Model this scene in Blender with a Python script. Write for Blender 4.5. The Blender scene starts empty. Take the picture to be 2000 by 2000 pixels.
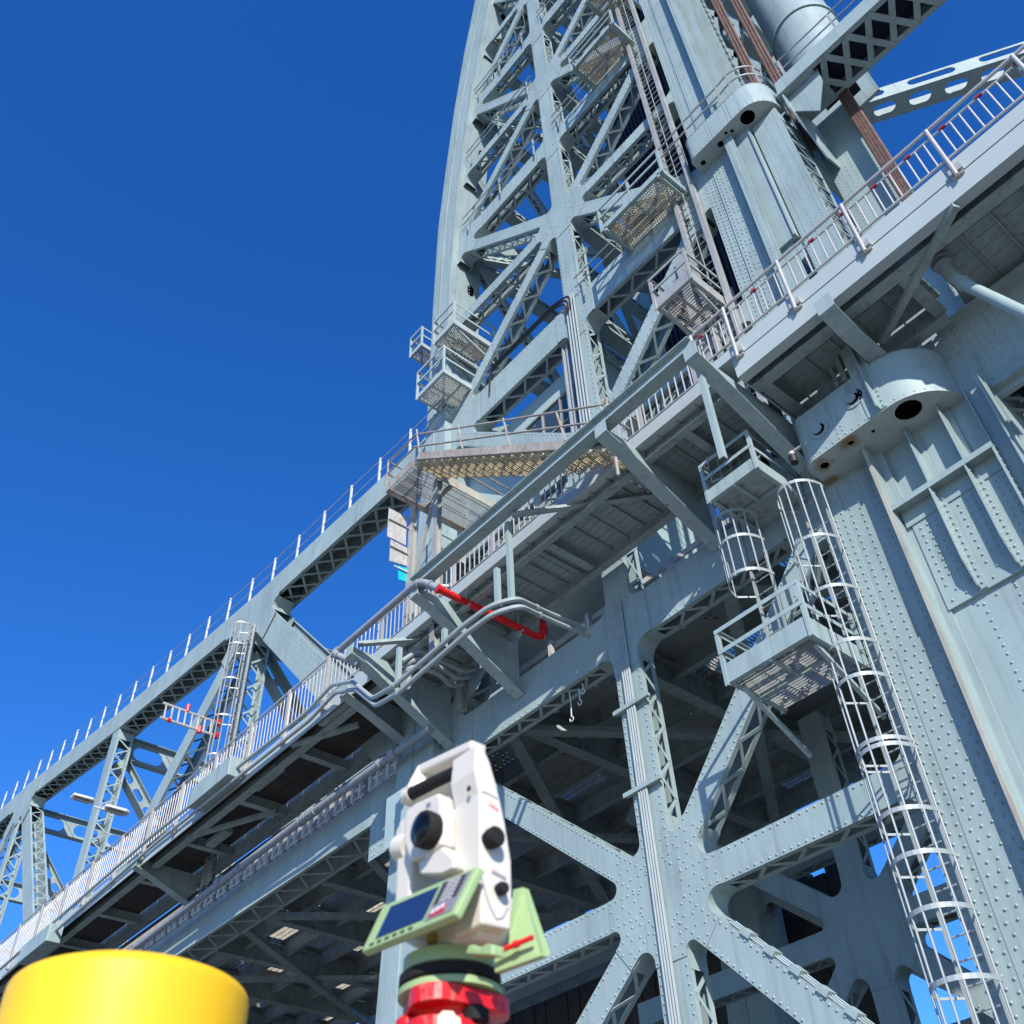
import bpy, math, random
import numpy as np
from mathutils import Vector, Matrix
from mathutils.geometry import tessellate_polygon
random.seed(7)
rng = np.random.default_rng(7)
SC = bpy.context.scene
COL = SC.collection

# ------------------------------------------------------------------ camera
# world: x along the bridge (right +), y across it (away from the camera +), z up; origin at the lens
FPX = 1922.08                                   # focal length in pixels of a 2000 px frame
R = np.array([[0.64045714, -0.54856697, -0.53748389],
              [0.76714842, 0.42413493, 0.48124097],
              [-0.03602721, -0.72054413, 0.69247252]])
cam = bpy.data.cameras.new('camera')
cam_ob = bpy.data.objects.new('camera', cam)
COL.objects.link(cam_ob)
cam.sensor_width = 36.0
cam.lens = 36.0 * FPX / 2000.0
cam.clip_start, cam.clip_end = 0.05, 6000.0
_r, _u, _f = Vector(R[:, 0]), -Vector(R[:, 1]), Vector(R[:, 2])
_m = Matrix((_r, _u, -_f)).transposed().to_quaternion().to_matrix()
cam_ob.matrix_world = _m.to_4x4()
cam.dof.use_dof = True
cam.dof.focus_distance = 19.0
cam.dof.aperture_fstop = 7.5
SC.camera = cam_ob

# ------------------------------------------------------------------ sun and sky
S = Vector((1.37, -1.0, 0.97)).normalized()     # towards the sun
EL = math.asin(S.z); AZ = math.atan2(S.x, S.y)
w = bpy.data.worlds.new('World'); SC.world = w; w.use_nodes = True
nt = w.node_tree; nt.nodes.clear()
sky = nt.nodes.new('ShaderNodeTexSky'); sky.sky_type = 'NISHITA'; sky.sun_disc = False
sky.sun_elevation = EL; sky.sun_rotation = AZ
sky.altitude = 0; sky.air_density = 1.0; sky.dust_density = 0.0; sky.ozone_density = 8.0
hs = nt.nodes.new('ShaderNodeHueSaturation'); hs.inputs['Saturation'].default_value = 1.17; hs.inputs['Hue'].default_value = 0.51
bg = nt.nodes.new('ShaderNodeBackground'); bg.inputs['Strength'].default_value = 0.15
out = nt.nodes.new('ShaderNodeOutputWorld')
nt.links.new(sky.outputs[0], hs.inputs['Color']); nt.links.new(hs.outputs[0], bg.inputs[0]); nt.links.new(bg.outputs[0], out.inputs[0])
sun = bpy.data.lights.new('sun', 'SUN'); sun.energy = 4.2; sun.angle = math.radians(0.53); sun.color = (1.0, 0.945, 0.86)
sun_ob = bpy.data.objects.new('sun', sun); COL.objects.link(sun_ob)
sun_ob.rotation_euler = S.to_track_quat('Z', 'Y').to_euler()
SC.view_settings.view_transform = 'Standard'; SC.view_settings.look = 'None'
SC.view_settings.exposure = 0.65; SC.view_settings.gamma = 1.0; SC.view_settings.use_curve_mapping = False

# ------------------------------------------------------------------ from a measured picture point to the place it shows
def ray(px, py):
    d = np.array([px - 1000.0, py - 1000.0, FPX]); return R @ d
def at(px, py, Y):
    d = ray(px, py); return Vector(d * (Y / d[1]))
def atx(px, py, X):
    d = ray(px, py); return Vector(d * (X / d[0]))
def atz(px, py, Z):
    d = ray(px, py); return Vector(d * (Z / d[2]))

# ------------------------------------------------------------------ materials
def _new(name):
    m = bpy.data.materials.new(name); m.use_nodes = True
    n = m.node_tree; b = n.nodes['Principled BSDF']; return m, n, b
def paint(name, col, rough=0.45, var=0.12, scale=1.3, bump=0.02, metal=0.0, dirt=None, dirt_amt=0.0, spec=0.4, streak=0.0):
    m, n, b = _new(name)
    b.inputs['Roughness'].default_value = rough; b.inputs['Metallic'].default_value = metal
    b.inputs['Specular IOR Level'].default_value = spec
    tc = n.nodes.new('ShaderNodeTexCoord')
    mp = n.nodes.new('ShaderNodeMapping'); mp.inputs['Scale'].default_value = (1.0, 1.0, 0.45)
    n.links.new(tc.outputs['Object'], mp.inputs[0])
    no = n.nodes.new('ShaderNodeTexNoise'); no.inputs['Scale'].default_value = scale; no.inputs['Detail'].default_value = 6; no.inputs['Roughness'].default_value = 0.65
    n.links.new(mp.outputs[0], no.inputs['Vector'])
    rm = n.nodes.new('ShaderNodeMapRange'); rm.inputs[1].default_value = 0.3; rm.inputs[2].default_value = 0.7
    rm.inputs[3].default_value = 1 - var; rm.inputs[4].default_value = 1 + var
    n.links.new(no.outputs['Fac'], rm.inputs[0])
    mx = n.nodes.new('ShaderNodeMix'); mx.data_type = 'RGBA'; mx.blend_type = 'MULTIPLY'; mx.inputs[0].default_value = 1.0
    mx.inputs[6].default_value = (*col, 1)
    n.links.new(rm.outputs[0], mx.inputs[7])
    src = mx.outputs[2]
    if dirt:
        n2 = n.nodes.new('ShaderNodeTexNoise'); n2.inputs['Scale'].default_value = scale * 2.3; n2.inputs['Detail'].default_value = 9; n2.inputs['Roughness'].default_value = 0.75
        n.links.new(mp.outputs[0], n2.inputs['Vector'])
        r2 = n.nodes.new('ShaderNodeMapRange'); r2.inputs[1].default_value = 0.62 - 0.3 * dirt_amt; r2.inputs[2].default_value = 0.80 - 0.3 * dirt_amt
        n.links.new(n2.outputs['Fac'], r2.inputs[0])
        m2 = n.nodes.new('ShaderNodeMix'); m2.data_type = 'RGBA'; m2.inputs[7].default_value = (*dirt, 1)
        n.links.new(r2.outputs[0], m2.inputs[0]); n.links.new(src, m2.inputs[6]); src = m2.outputs[2]
    if streak:
        m3 = n.nodes.new('ShaderNodeMapping'); m3.inputs['Scale'].default_value = (7.0, 7.0, 0.35); n.links.new(tc.outputs['Object'], m3.inputs[0])
        n4 = n.nodes.new('ShaderNodeTexNoise'); n4.inputs['Scale'].default_value = 1.0; n4.inputs['Detail'].default_value = 5; n.links.new(m3.outputs[0], n4.inputs['Vector'])
        r4 = n.nodes.new('ShaderNodeMapRange'); r4.inputs[1].default_value = 0.52; r4.inputs[2].default_value = 0.72; r4.inputs[3].default_value = 1.0; r4.inputs[4].default_value = 1 - streak
        n.links.new(n4.outputs['Fac'], r4.inputs[0])
        m4 = n.nodes.new('ShaderNodeMix'); m4.data_type = 'RGBA'; m4.blend_type = 'MULTIPLY'; m4.inputs[0].default_value = 1.0
        n.links.new(src, m4.inputs[6]); n.links.new(r4.outputs[0], m4.inputs[7]); src = m4.outputs[2]
        n5 = n.nodes.new('ShaderNodeTexNoise'); n5.inputs['Scale'].default_value = 3.1; n5.inputs['Detail'].default_value = 8; n5.inputs['Roughness'].default_value = .7
        n.links.new(mp.outputs[0], n5.inputs['Vector'])
        r5 = n.nodes.new('ShaderNodeMapRange'); r5.inputs[1].default_value = 0.73; r5.inputs[2].default_value = 0.80; r5.inputs[4].default_value = .8
        n.links.new(n5.outputs['Fac'], r5.inputs[0])
        m5 = n.nodes.new('ShaderNodeMix'); m5.data_type = 'RGBA'; m5.inputs[7].default_value = (.17, .10, .055, 1)
        n.links.new(r5.outputs[0], m5.inputs[0]); n.links.new(src, m5.inputs[6]); src = m5.outputs[2]
    n.links.new(src, b.inputs['Base Color'])
    rr = n.nodes.new('ShaderNodeMapRange'); rr.inputs[3].default_value = max(0.05, rough - 0.08); rr.inputs[4].default_value = min(1, rough + 0.12)
    n.links.new(no.outputs['Fac'], rr.inputs[0]); n.links.new(rr.outputs[0], b.inputs['Roughness'])
    if bump:
        n3 = n.nodes.new('ShaderNodeTexNoise'); n3.inputs['Scale'].default_value = scale * 3; n3.inputs['Detail'].default_value = 4
        n.links.new(tc.outputs['Object'], n3.inputs['Vector'])
        bp = n.nodes.new('ShaderNodeBump'); bp.inputs['Strength'].default_value = 0.35; bp.inputs['Distance'].default_value = bump
        n.links.new(n3.outputs['Fac'], bp.inputs['Height']); n.links.new(bp.outputs[0], b.inputs['Normal'])
    return m
RUST = (0.20, 0.085, 0.03)
M = {}
M['steel'] = paint('bridge_paint', (0.279, 0.356, 0.352), 0.5, 0.11, 0.9, 0.006, dirt=(0.235, 0.30, 0.29), dirt_amt=0.3, streak=0.2)
M['steel2'] = paint('bridge_paint_weathered', (0.33, 0.415, 0.42), 0.5, 0.13, 1.6, 0.008, dirt=(0.27, 0.30, 0.28), dirt_amt=0.45)
M['deckpaint'] = paint('underside_paint', (0.26, 0.32, 0.31), 0.6, 0.15, 2.0, 0.01, dirt=(0.15, 0.175, 0.165), dirt_amt=0.4)
M['fascia'] = paint('fascia_paint', (0.365, 0.42, 0.415), 0.42, 0.05, 0.8, 0.004)
M['galv'] = paint('galvanised_steel', (0.37, 0.375, 0.35), 0.45, 0.16, 4.0, 0.0, metal=0.3)
M['cage'] = paint('cage_steel', (0.29, 0.325, 0.325), 0.42, 0.12, 3.0, 0.0, metal=0.1)
M['rail'] = paint('rail_steel', (0.45, 0.435, 0.405), 0.33, 0.10, 5.0, 0.0, metal=0.3)
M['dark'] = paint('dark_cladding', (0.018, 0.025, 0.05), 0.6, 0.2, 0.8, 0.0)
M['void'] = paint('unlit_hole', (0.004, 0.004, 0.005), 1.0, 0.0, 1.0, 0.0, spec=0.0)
M['rust'] = paint('rusted_steel', (0.31, 0.29, 0.265), 0.7, 0.25, 3.0, 0.01, dirt=(0.24, 0.13, 0.065), dirt_amt=0.45)
M['rustedge'] = paint('rust_stained_edge', (0.36, 0.35, 0.30), 0.6, 0.2, 2.0, 0.004, dirt=(0.32, 0.22, 0.12), dirt_amt=0.25)
M['rope'] = paint('greased_rope', (0.135, 0.072, 0.052), 0.6, 0.35, 6.0, 0.02, dirt=(0.05, 0.035, 0.03), dirt_amt=0.5)
M['grate'] = paint('weathered_grating', (0.42, 0.405, 0.365), 0.6, 0.3, 5.0, 0.0, dirt=(0.28, 0.19, 0.11), dirt_amt=0.5)
M['tread'] = paint('tan_tread_paint', (0.52, 0.44, 0.29), 0.6, 0.25, 4.0, 0.0, dirt=(0.22, 0.15, 0.09), dirt_amt=0.4)
M['red'] = paint('red_paint', (0.60, 0.012, 0.012), 0.32, 0.08, 4.0, 0.003)
M['redclip'] = paint('red_plastic_clip', (0.22, 0.025, 0.04), 0.5, 0.1, 4.0, 0.0)
M['grey'] = paint('grey_pipe', (0.24, 0.265, 0.29), 0.55, 0.12, 4.0, 0.004)
M['conduit'] = paint('grey_conduit', (0.30, 0.345, 0.345), 0.45, 0.08, 4.0, 0.003)
M['cable'] = paint('black_cable', (0.02, 0.02, 0.022), 0.5, 0.1, 4.0, 0.0)
M['sign'] = paint('sign_back', (0.42, 0.415, 0.40), 0.55, 0.12, 5.0, 0.0, dirt=(0.25, 0.20, 0.16), dirt_amt=0.4)
M['cyan'] = paint('cyan_sign', (0.0, 0.42, 0.55), 0.5, 0.05, 4.0, 0.0)
M['white'] = paint('white_paint', (0.58, 0.585, 0.57), 0.45, 0.05, 4.0, 0.0)
M['wallp'] = paint('cabin_paint', (0.32, 0.42, 0.42), 0.4, 0.05, 1.0, 0.002)
M['concrete'] = paint('concrete', (0.33, 0.32, 0.295), 0.85, 0.15, 1.5, 0.01)
def simple(name, col, rough=0.5, metal=0.0, spec=0.5, trans=0.0, coat=0.0):
    m, n, b = _new(name); b.inputs['Base Color'].default_value = (*col, 1); b.inputs['Roughness'].default_value = rough
    b.inputs['Metallic'].default_value = metal; b.inputs['Specular IOR Level'].default_value = spec
    b.inputs['Transmission Weight'].default_value = trans; b.inputs['Coat Weight'].default_value = coat
    return m
M['underdeck_shade'] = paint('painted_underdeck_shade', (0.06, 0.055, 0.05), 0.9, 0.3, 1.5, 0.02)  # near-black so the added backdrop reads as shade below the deck
M['glass'] = simple('window_glass', (0.03, 0.05, 0.06), 0.05, 0, 0.9)

# ------------------------------------------------------------------ mesh helpers
class G:
    def __init__(s): s.v = []; s.f = []
    def add(s, vs, fs):
        o = len(s.v); s.v.extend([tuple(p) for p in vs]); s.f.extend([tuple(i + o for i in f) for f in fs])
    def box(s, x0, x1, y0, y1, z0, z1):
        if x0 > x1: x0, x1 = x1, x0
        if y0 > y1: y0, y1 = y1, y0
        if z0 > z1: z0, z1 = z1, z0
        s.add([(x0,y0,z0),(x1,y0,z0),(x1,y1,z0),(x0,y1,z0),(x0,y0,z1),(x1,y0,z1),(x1,y1,z1),(x0,y1,z1)],
              [(0,3,2,1),(4,5,6,7),(0,1,5,4),(1,2,6,5),(2,3,7,6),(3,0,4,7)])
    def ob(s, c, a, b, n):                      # box from centre and three half vectors
        c, a, b, n = Vector(c), Vector(a), Vector(b), Vector(n)
        P = [c + i*a + j*b + k*n for k in (-1, 1) for (i, j) in ((-1,-1),(1,-1),(1,1),(-1,1))]
        F = [(0,3,2,1),(4,5,6,7),(0,1,5,4),(1,2,6,5),(2,3,7,6),(3,0,4,7)]
        if a.cross(b).dot(n) < 0: F = [f[::-1] for f in F]
        s.add(P, F)
    def bar(s, p, q, w, h, up=(0, 0, 1)):       # w across, h along 'up'
        p, q = Vector(p), Vector(q); d = q - p
        if d.length < 1e-6: return
        a = d.normalized(); up = Vector(up); b = a.cross(up)
        if b.length < 1e-4: b = a.cross(Vector((0, 1, 0)))
        b.normalize(); n = b.cross(a)
        s.ob((p + q) / 2, d / 2, b * w / 2, n * h / 2)
    def tube(s, pts, r, n=8, cap=True):
        pts = [Vector(p) for p in pts]; k = len(pts)
        t0 = (pts[1] - pts[0]).normalized()
        ref = Vector((0, 0, 1)) if abs(t0.z) < 0.9 else Vector((1, 0, 0))
        u = t0.cross(ref).normalized(); V = []
        for i in range(k):
            t = (pts[min(i+1, k-1)] - pts[max(i-1, 0)]).normalized()
            u = (u - t * u.dot(t)).normalized(); v = t.cross(u)
            rr = r[i] if hasattr(r, '__len__') else r
            V += [pts[i] + rr * (math.cos(2*math.pi*j/n) * u + math.sin(2*math.pi*j/n) * v) for j in range(n)]
        F = [(i*n + j, i*n + (j+1) % n, (i+1)*n + (j+1) % n, (i+1)*n + j) for i in range(k-1) for j in range(n)]
        if cap: F += [tuple(range(n))[::-1], tuple((k-1)*n + j for j in range(n))]
        s.add(V, F)
    def prism(s, loops, o, u, v, n, t):         # polygon (first loop outer, others holes) in plane o,u,v pushed t along n
        o, u, v, n = Vector(o), Vector(u), Vector(v), Vector(n)
        flat = [p for L in loops for p in L]; N = len(flat)
        if len(loops) == 1 and len(loops[0]) == 4:
            tri = [(0, 1, 2), (0, 2, 3)]
        else:
            tri = tessellate_polygon([[Vector((p[0], p[1], 0)) for p in L] for L in loops])
        V = [o + u*p[0] + v*p[1] for p in flat] + [o + u*p[0] + v*p[1] + n*t for p in flat]
        F = []
        fl = u.cross(v).dot(n) * (1 if t > 0 else -1) > 0
        for a, b, c in tri:
            A, B, Cc = flat[a], flat[b], flat[c]
            ar = (B[0]-A[0])*(Cc[1]-A[1]) - (B[1]-A[1])*(Cc[0]-A[0])
            if ar < 0: a, c = c, a
            if fl: F += [(c, b, a), (a+N, b+N, c+N)]
            else: F += [(a, b, c), (c+N, b+N, a+N)]
        i0 = 0
        for li, L in enumerate(loops):
            k = len(L); area = sum(L[i][0]*L[(i+1) % k][1] - L[(i+1) % k][0]*L[i][1] for i in range(k))
            ccw = (area > 0) == (li == 0)
            for i in range(k):
                a, b = i0 + i, i0 + (i+1) % k
                q = (a, b, b+N, a+N)
                F.append(q if (ccw == fl) else q[::-1])
            i0 += k
        s.add(V, F)
    def lathe(s, c, prof, n=24, ax=(0, 0, 1), arc=(0, 2*math.pi)):   # prof: (radius, height)
        c, ax = Vector(c), Vector(ax).normalized()
        u = ax.orthogonal().normalized(); v = ax.cross(u); V = []; F = []
        full = abs(arc[1] - arc[0] - 2*math.pi) < 1e-6; m = n if full else n + 1
        for (r, h) in prof:
            for j in range(m):
                a = arc[0] + (arc[1]-arc[0]) * j / n
                V.append(c + ax*h + r*(math.cos(a)*u + math.sin(a)*v))
        for i in range(len(prof)-1):
            for j in range(n):
                j2 = (j+1) % m
                F.append((i*m + j, i*m + j2, (i+1)*m + j2, (i+1)*m + j))
        if full:
            F += [tuple(range(m))[::-1], tuple((len(prof)-1)*m + j for j in range(m))]
        s.add(V, F)
def mesh(name, g, mat, smooth=False, bev=0.0):
    me = bpy.data.meshes.new(name); me.from_pydata(g.v, [], g.f); me.update()
    if mat is not None: me.materials.append(mat)
    if smooth:
        me.polygons.foreach_set('use_smooth', [True] * len(me.polygons))
        try: me.set_sharp_from_angle(angle=math.radians(40))
        except Exception: pass
    return me
KEEP = set(); KEEP_MODE = [False]
def link(name, me, parent=None, loc=(0, 0, 0), **kw):
    o = bpy.data.objects.new(name, me); COL.objects.link(o); o.location = loc
    if KEEP_MODE[0]: KEEP.add(o.name)
    if parent is not None:
        o.parent = parent
        r = parent; off = Vector((0, 0, 0))
        while r is not None:
            off += WLOC.get(r.name, Vector((0, 0, 0))); r = None
        o.matrix_parent_inverse = Matrix.Translation(-off)
        WLOC[o.name] = Vector(loc)
    else: WLOC[o.name] = Vector(loc)
    for k, x in kw.items(): o[k] = x
    return o
WLOC = {}
def part(name, g, mat, parent=None, smooth=False, bev=0.0, **kw):
    o = link(name, mesh(name, g, mat, smooth), parent, **kw)
    if bev:
        b = o.modifiers.new('bevel', 'BEVEL'); b.width = bev; b.segments = 2; b.limit_method = 'ANGLE'; b.angle_limit = math.radians(50)
    return o
def thing(name, label, cat, loc=(0, 0, 0), group=None):
    o = bpy.data.objects.new(name, None); COL.objects.link(o); o.location = loc; o.empty_display_size = 0.2
    WLOC[o.name] = Vector(loc); o['label'] = label; o['category'] = cat
    if group: o['group'] = group
    return o
def tag(o, label, cat, group=None, kind=None):
    o['label'] = label; o['category'] = cat
    if group: o['group'] = group
    if kind: o['kind'] = kind
    return o
X, Y_, Z = Vector((1, 0, 0)), Vector((0, 1, 0)), Vector((0, 0, 1))
_T = [(math.cos(a), math.sin(a), 0) for a in np.arange(6) * math.pi / 3]
DOME = np.array(_T + [(0.78*c, 0.78*s_, 0.5) for c, s_, _ in _T] + [(0, 0, 0.78)])
DOMEF = np.array([(i, (i+1) % 6, 6 + (i+1) % 6) for i in range(6)] + [(i, 6 + (i+1) % 6, 6 + i) for i in range(6)] + [(6 + i, 6 + (i+1) % 6, 12) for i in range(6)])
PYR = np.array([(math.cos(a), math.sin(a), 0) for a in np.arange(5) * 2 * math.pi / 5] + [(0, 0, 0.95)])
PYRF = np.array([(i, (i+1) % 5, 5) for i in range(5)])
def rivets(parent, pts, n, r, mat=None, far=False, name='rivets'):
    if len(pts) == 0: return None
    pts = np.array([tuple(p) for p in pts]); n = Vector(n).normalized(); u = n.orthogonal().normalized(); v = n.cross(u)
    B = np.array([u, v, n]); T, TF = (PYR, PYRF) if far else (DOME, DOMEF)
    V = (T @ B * r)[None] + pts[:, None, :]; k = len(T)
    F = TF[None] + (np.arange(len(pts)) * k)[:, None, None]
    me = bpy.data.meshes.new(name); V = V.reshape(-1, 3); F = F.reshape(-1, 3)
    me.vertices.add(len(V)); me.vertices.foreach_set('co', V.ravel())
    me.loops.add(F.size); me.loops.foreach_set('vertex_index', F.ravel())
    me.polygons.add(len(F)); me.polygons.foreach_set('loop_start', np.arange(len(F)) * 3); me.polygons.foreach_set('loop_total', np.full(len(F), 3))
    if not far: me.polygons.foreach_set('use_smooth', np.ones(len(F), bool))
    me.update(); me.validate(); me.materials.append(mat or M['steel'])
    return link(name, me, parent, kind='stuff')
def row(p, q, pitch, inset=0.0):
    p, q = Vector(p), Vector(q); L = (q - p).length - 2*inset
    if L <= 0: return []
    k = max(1, int(L / pitch)); d = (q - p).normalized()
    return [p + d * (inset + L * i / k) for i in range(k + 1)]
def oval(cx, cy, hl, r, n=8, ang=0.0):          # stadium outline, half length hl between arc centres
    P = []
    for i in range(n + 1):
        a = -math.pi/2 + math.pi * i / n; P.append((hl + r*math.cos(a), r*math.sin(a)))
    for i in range(n + 1):
        a = math.pi/2 + math.pi * i / n; P.append((-hl + r*math.cos(a), r*math.sin(a)))
    c, s_ = math.cos(ang), math.sin(ang)
    return [(cx + x*c - y*s_, cy + x*s_ + y*c) for x, y in P]
def circ(cx, cy, r, n=16): return [(cx + r*math.cos(2*math.pi*i/n), cy + r*math.sin(2*math.pi*i/n)) for i in range(n)]

# ------------------------------------------------------------------ built-up steel members
def member(par, p0, p1, wd, dp, n=(0, -1, 0), mat=None, t0=0.0, t1=0.0, lace=True, rv=0.0, pitch=0.2, single=False, name='brace', far=True, edge=0.085, sides=(1, -1), step=0.85, back=True, lw=0.07):
    """two plates joined by lacing; n points out of the front plate; t0/t1 keep the lacing clear of the end gussets"""
    mat = mat or M['steel']
    p0, p1, n = Vector(p0), Vector(p1), Vector(n).normalized()
    d = p1 - p0; L = d.length; a = d / L; b = a.cross(n).normalized()
    g = G(); hw = wd / 2
    g.ob((p0 + p1)/2 - n*0.011, d/2, b*hw, n*0.011)
    if back: g.ob((p0 + p1)/2 - n*(dp - 0.011), d/2, b*hw, n*0.011)
    for s_ in (1, -1):
        c = (p0 + p1)/2 + b*s_*(hw - 0.012)
        g.ob(c - n*(0.022 + edge/2), d/2, b*0.011, n*edge/2)
        if back: g.ob(c - n*(dp - 0.022 - edge/2), d/2, b*0.011, n*edge/2)
    o = part(name, g, mat, par)
    if lace:
        q0, q1 = p0 + a*t0, p1 - a*t1; LL = (q1 - q0).length
        k = max(2, int(round(LL / (dp * step)))); gl = G()
        for s_ in sides:
            c = b * s_ * (hw + 0.004)
            for i in range(k):
                A = q0 + a*LL*i/k + c - n*(0.06 if i % 2 == 0 else dp - 0.06)
                B = q0 + a*LL*(i+1)/k + c - n*(dp - 0.06 if i % 2 == 0 else 0.06)
                if single:
                    gg = G(); gg.bar(A, B, lw, 0.012, b*s_); part('lacing_bar', gg, mat, o)
                else: gl.bar(A, B, lw, 0.012, b*s_)
            # end tie plates
            for (qa, qb) in ((q0 - a*0.42, q0), (q1, q1 + a*0.42)):
                gl.ob((qa + qb)/2 + c - n*dp/2, (qb - qa)/2, b*0.006, n*(dp/2 - 0.03))
        if gl.v: part('lacing', gl, mat, o, kind='stuff')
    if rv:
        P = []
        for s_ in (1, -1):
            P += row(p0 + b*s_*(hw - 0.055) + n*0.001, p1 + b*s_*(hw - 0.055) + n*0.001, pitch, 0.1)
        rivets(o, P, n, rv, mat, far)
    return o
def outline(mem, r, arcs=None):
    """outline of a node plate for arms (angle, half width, length), with filleted inner corners"""
    mem = sorted([(a % (2*math.pi), h, l) for a, h, l in mem]); P = []
    N = len(mem)
    for i in range(N):
        a, h, l = mem[i]; a2, h2, l2 = mem[(i+1) % N]
        d = np.array([math.cos(a), math.sin(a)]); nl = np.array([-d[1], d[0]])
        d2 = np.array([math.cos(a2), math.sin(a2)]); n2 = np.array([-d2[1], d2[0]])
        P += [tuple(d*l - nl*h), tuple(d*l + nl*h)]
        ang = (a2 - a) % (2*math.pi)
        if ang > math.radians(165):
            if ang > math.radians(195): continue
            continue
        A = np.array([d, -d2]).T
        try: s = np.linalg.solve(A, -n2*h2 - nl*h)
        except Exception: continue
        I = nl*h + d*s[0]
        half = ang/2; rr = r
        t = rr / math.tan(half); tm = min(l - s[0], l2 - s[1]) * 0.85
        if tm <= 0.01: P.append(tuple(I)); continue
        if t > tm: t = tm; rr = t * math.tan(half)
        bis = (d + d2); bis /= np.linalg.norm(bis)
        c = I + bis * rr / math.sin(half)
        T1, T2 = I + d*t, I + d2*t
        a1 = math.atan2(*(T1 - c)[::-1]); a_2 = math.atan2(*(T2 - c)[::-1])
        da = (a_2 - a1 + math.pi) % (2*math.pi) - math.pi
        K = 8; arc = [tuple(c + rr*np.array([math.cos(a1 + da*k/K), math.sin(a1 + da*k/K)])) for k in range(K+1)]
        P += arc
        if arcs is not None:
            e = min(0.28, tm - t + 0.05)
            arcs.append([tuple(T1 + d*e)] + arc + [tuple(T2 + d2*e)])
    return P
def node(par, c, mem, dp=0.46, r=0.2, mat=None, rv=0.0, far=True, y=None, name='gusset_plate', rim=True, grid=0.2):
    """node plate in a plane facing the camera side; c = (x, y, z)"""
    mat = mat or M['steel']; c = Vector(c); g = G(); arcs = []
    P = outline(mem, r, arcs)
    g.prism([P], c + Vector((0, -0.016, 0)), X, Z, Y_, 0.013)
    g.prism([P], c + Vector((0, dp + 0.003, 0)), X, Z, Y_, 0.013)
    if rim:
        for A in arcs:
            for i in range(len(A)-1):
                p, q = Vector((A[i][0], 0, A[i][1])), Vector((A[i+1][0], 0, A[i+1][1]))
                dd = q - p
                if dd.length < 1e-4: continue
                nn = Vector((dd.z, 0, -dd.x)).normalized()
                mid = (p + q)/2
                if nn.dot(-mid) < 0: nn = -nn
                m = c + mid + nn*0.008 + Y_*(dp/2)
                g.ob(m, dd/2*1.02, nn*0.008, Y_*(dp/2 + 0.0))
    o = part(name, g, mat, par)
    if rv:
        pts = []
        for a, h, l in mem:
            d = Vector((math.cos(a), 0, math.sin(a))); nl = Vector((-d.z, 0, d.x))
            s0 = l*0.38; nu = max(2, int((l - s0) / grid)); nv = max(2, int(2*h / grid))
            for i in range(nu + 1):
                for j in range(nv + 1):
                    if 0 < j < nv and (i + j) % 2: continue
                    pts.append(c + d*(s0 + (l - 0.06 - s0)*i/nu) + nl*(-h + 0.06 + (2*h - 0.12)*j/nv) - Y_*0.0165)
        rivets(o, pts, (0, -1, 0), rv, mat, far)
    return o
# ------------------------------------------------------------------ ground
g = G(); g.box(-48, 14, -30, 12.2, -2.4, -1.6)
part('pier', g, M['concrete'], None, kind='structure')
mw, n_, b_ = _new('harbour_water'); b_.inputs['Base Color'].default_value = (0.05, 0.075, 0.075, 1); b_.inputs['Roughness'].default_value = 0.18
nn = n_.nodes.new('ShaderNodeTexNoise'); nn.inputs['Scale'].default_value = 0.6; nn.inputs['Detail'].default_value = 6
bp = n_.nodes.new('ShaderNodeBump'); bp.inputs['Strength'].default_value = 0.6; bp.inputs['Distance'].default_value = 0.4
tc_ = n_.nodes.new('ShaderNodeTexCoord'); n_.links.new(tc_.outputs['Object'], nn.inputs['Vector'])
n_.links.new(nn.outputs['Fac'], bp.inputs['Height']); n_.links.new(bp.outputs[0], b_.inputs['Normal'])
g = G(); g.add([(-3000,-3000,-4.5),(3000,-3000,-4.5),(3000,3000,-4.5),(-3000,3000,-4.5)], [(0,1,2,3)])
part('water', g, mw, None, kind='structure')

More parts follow.
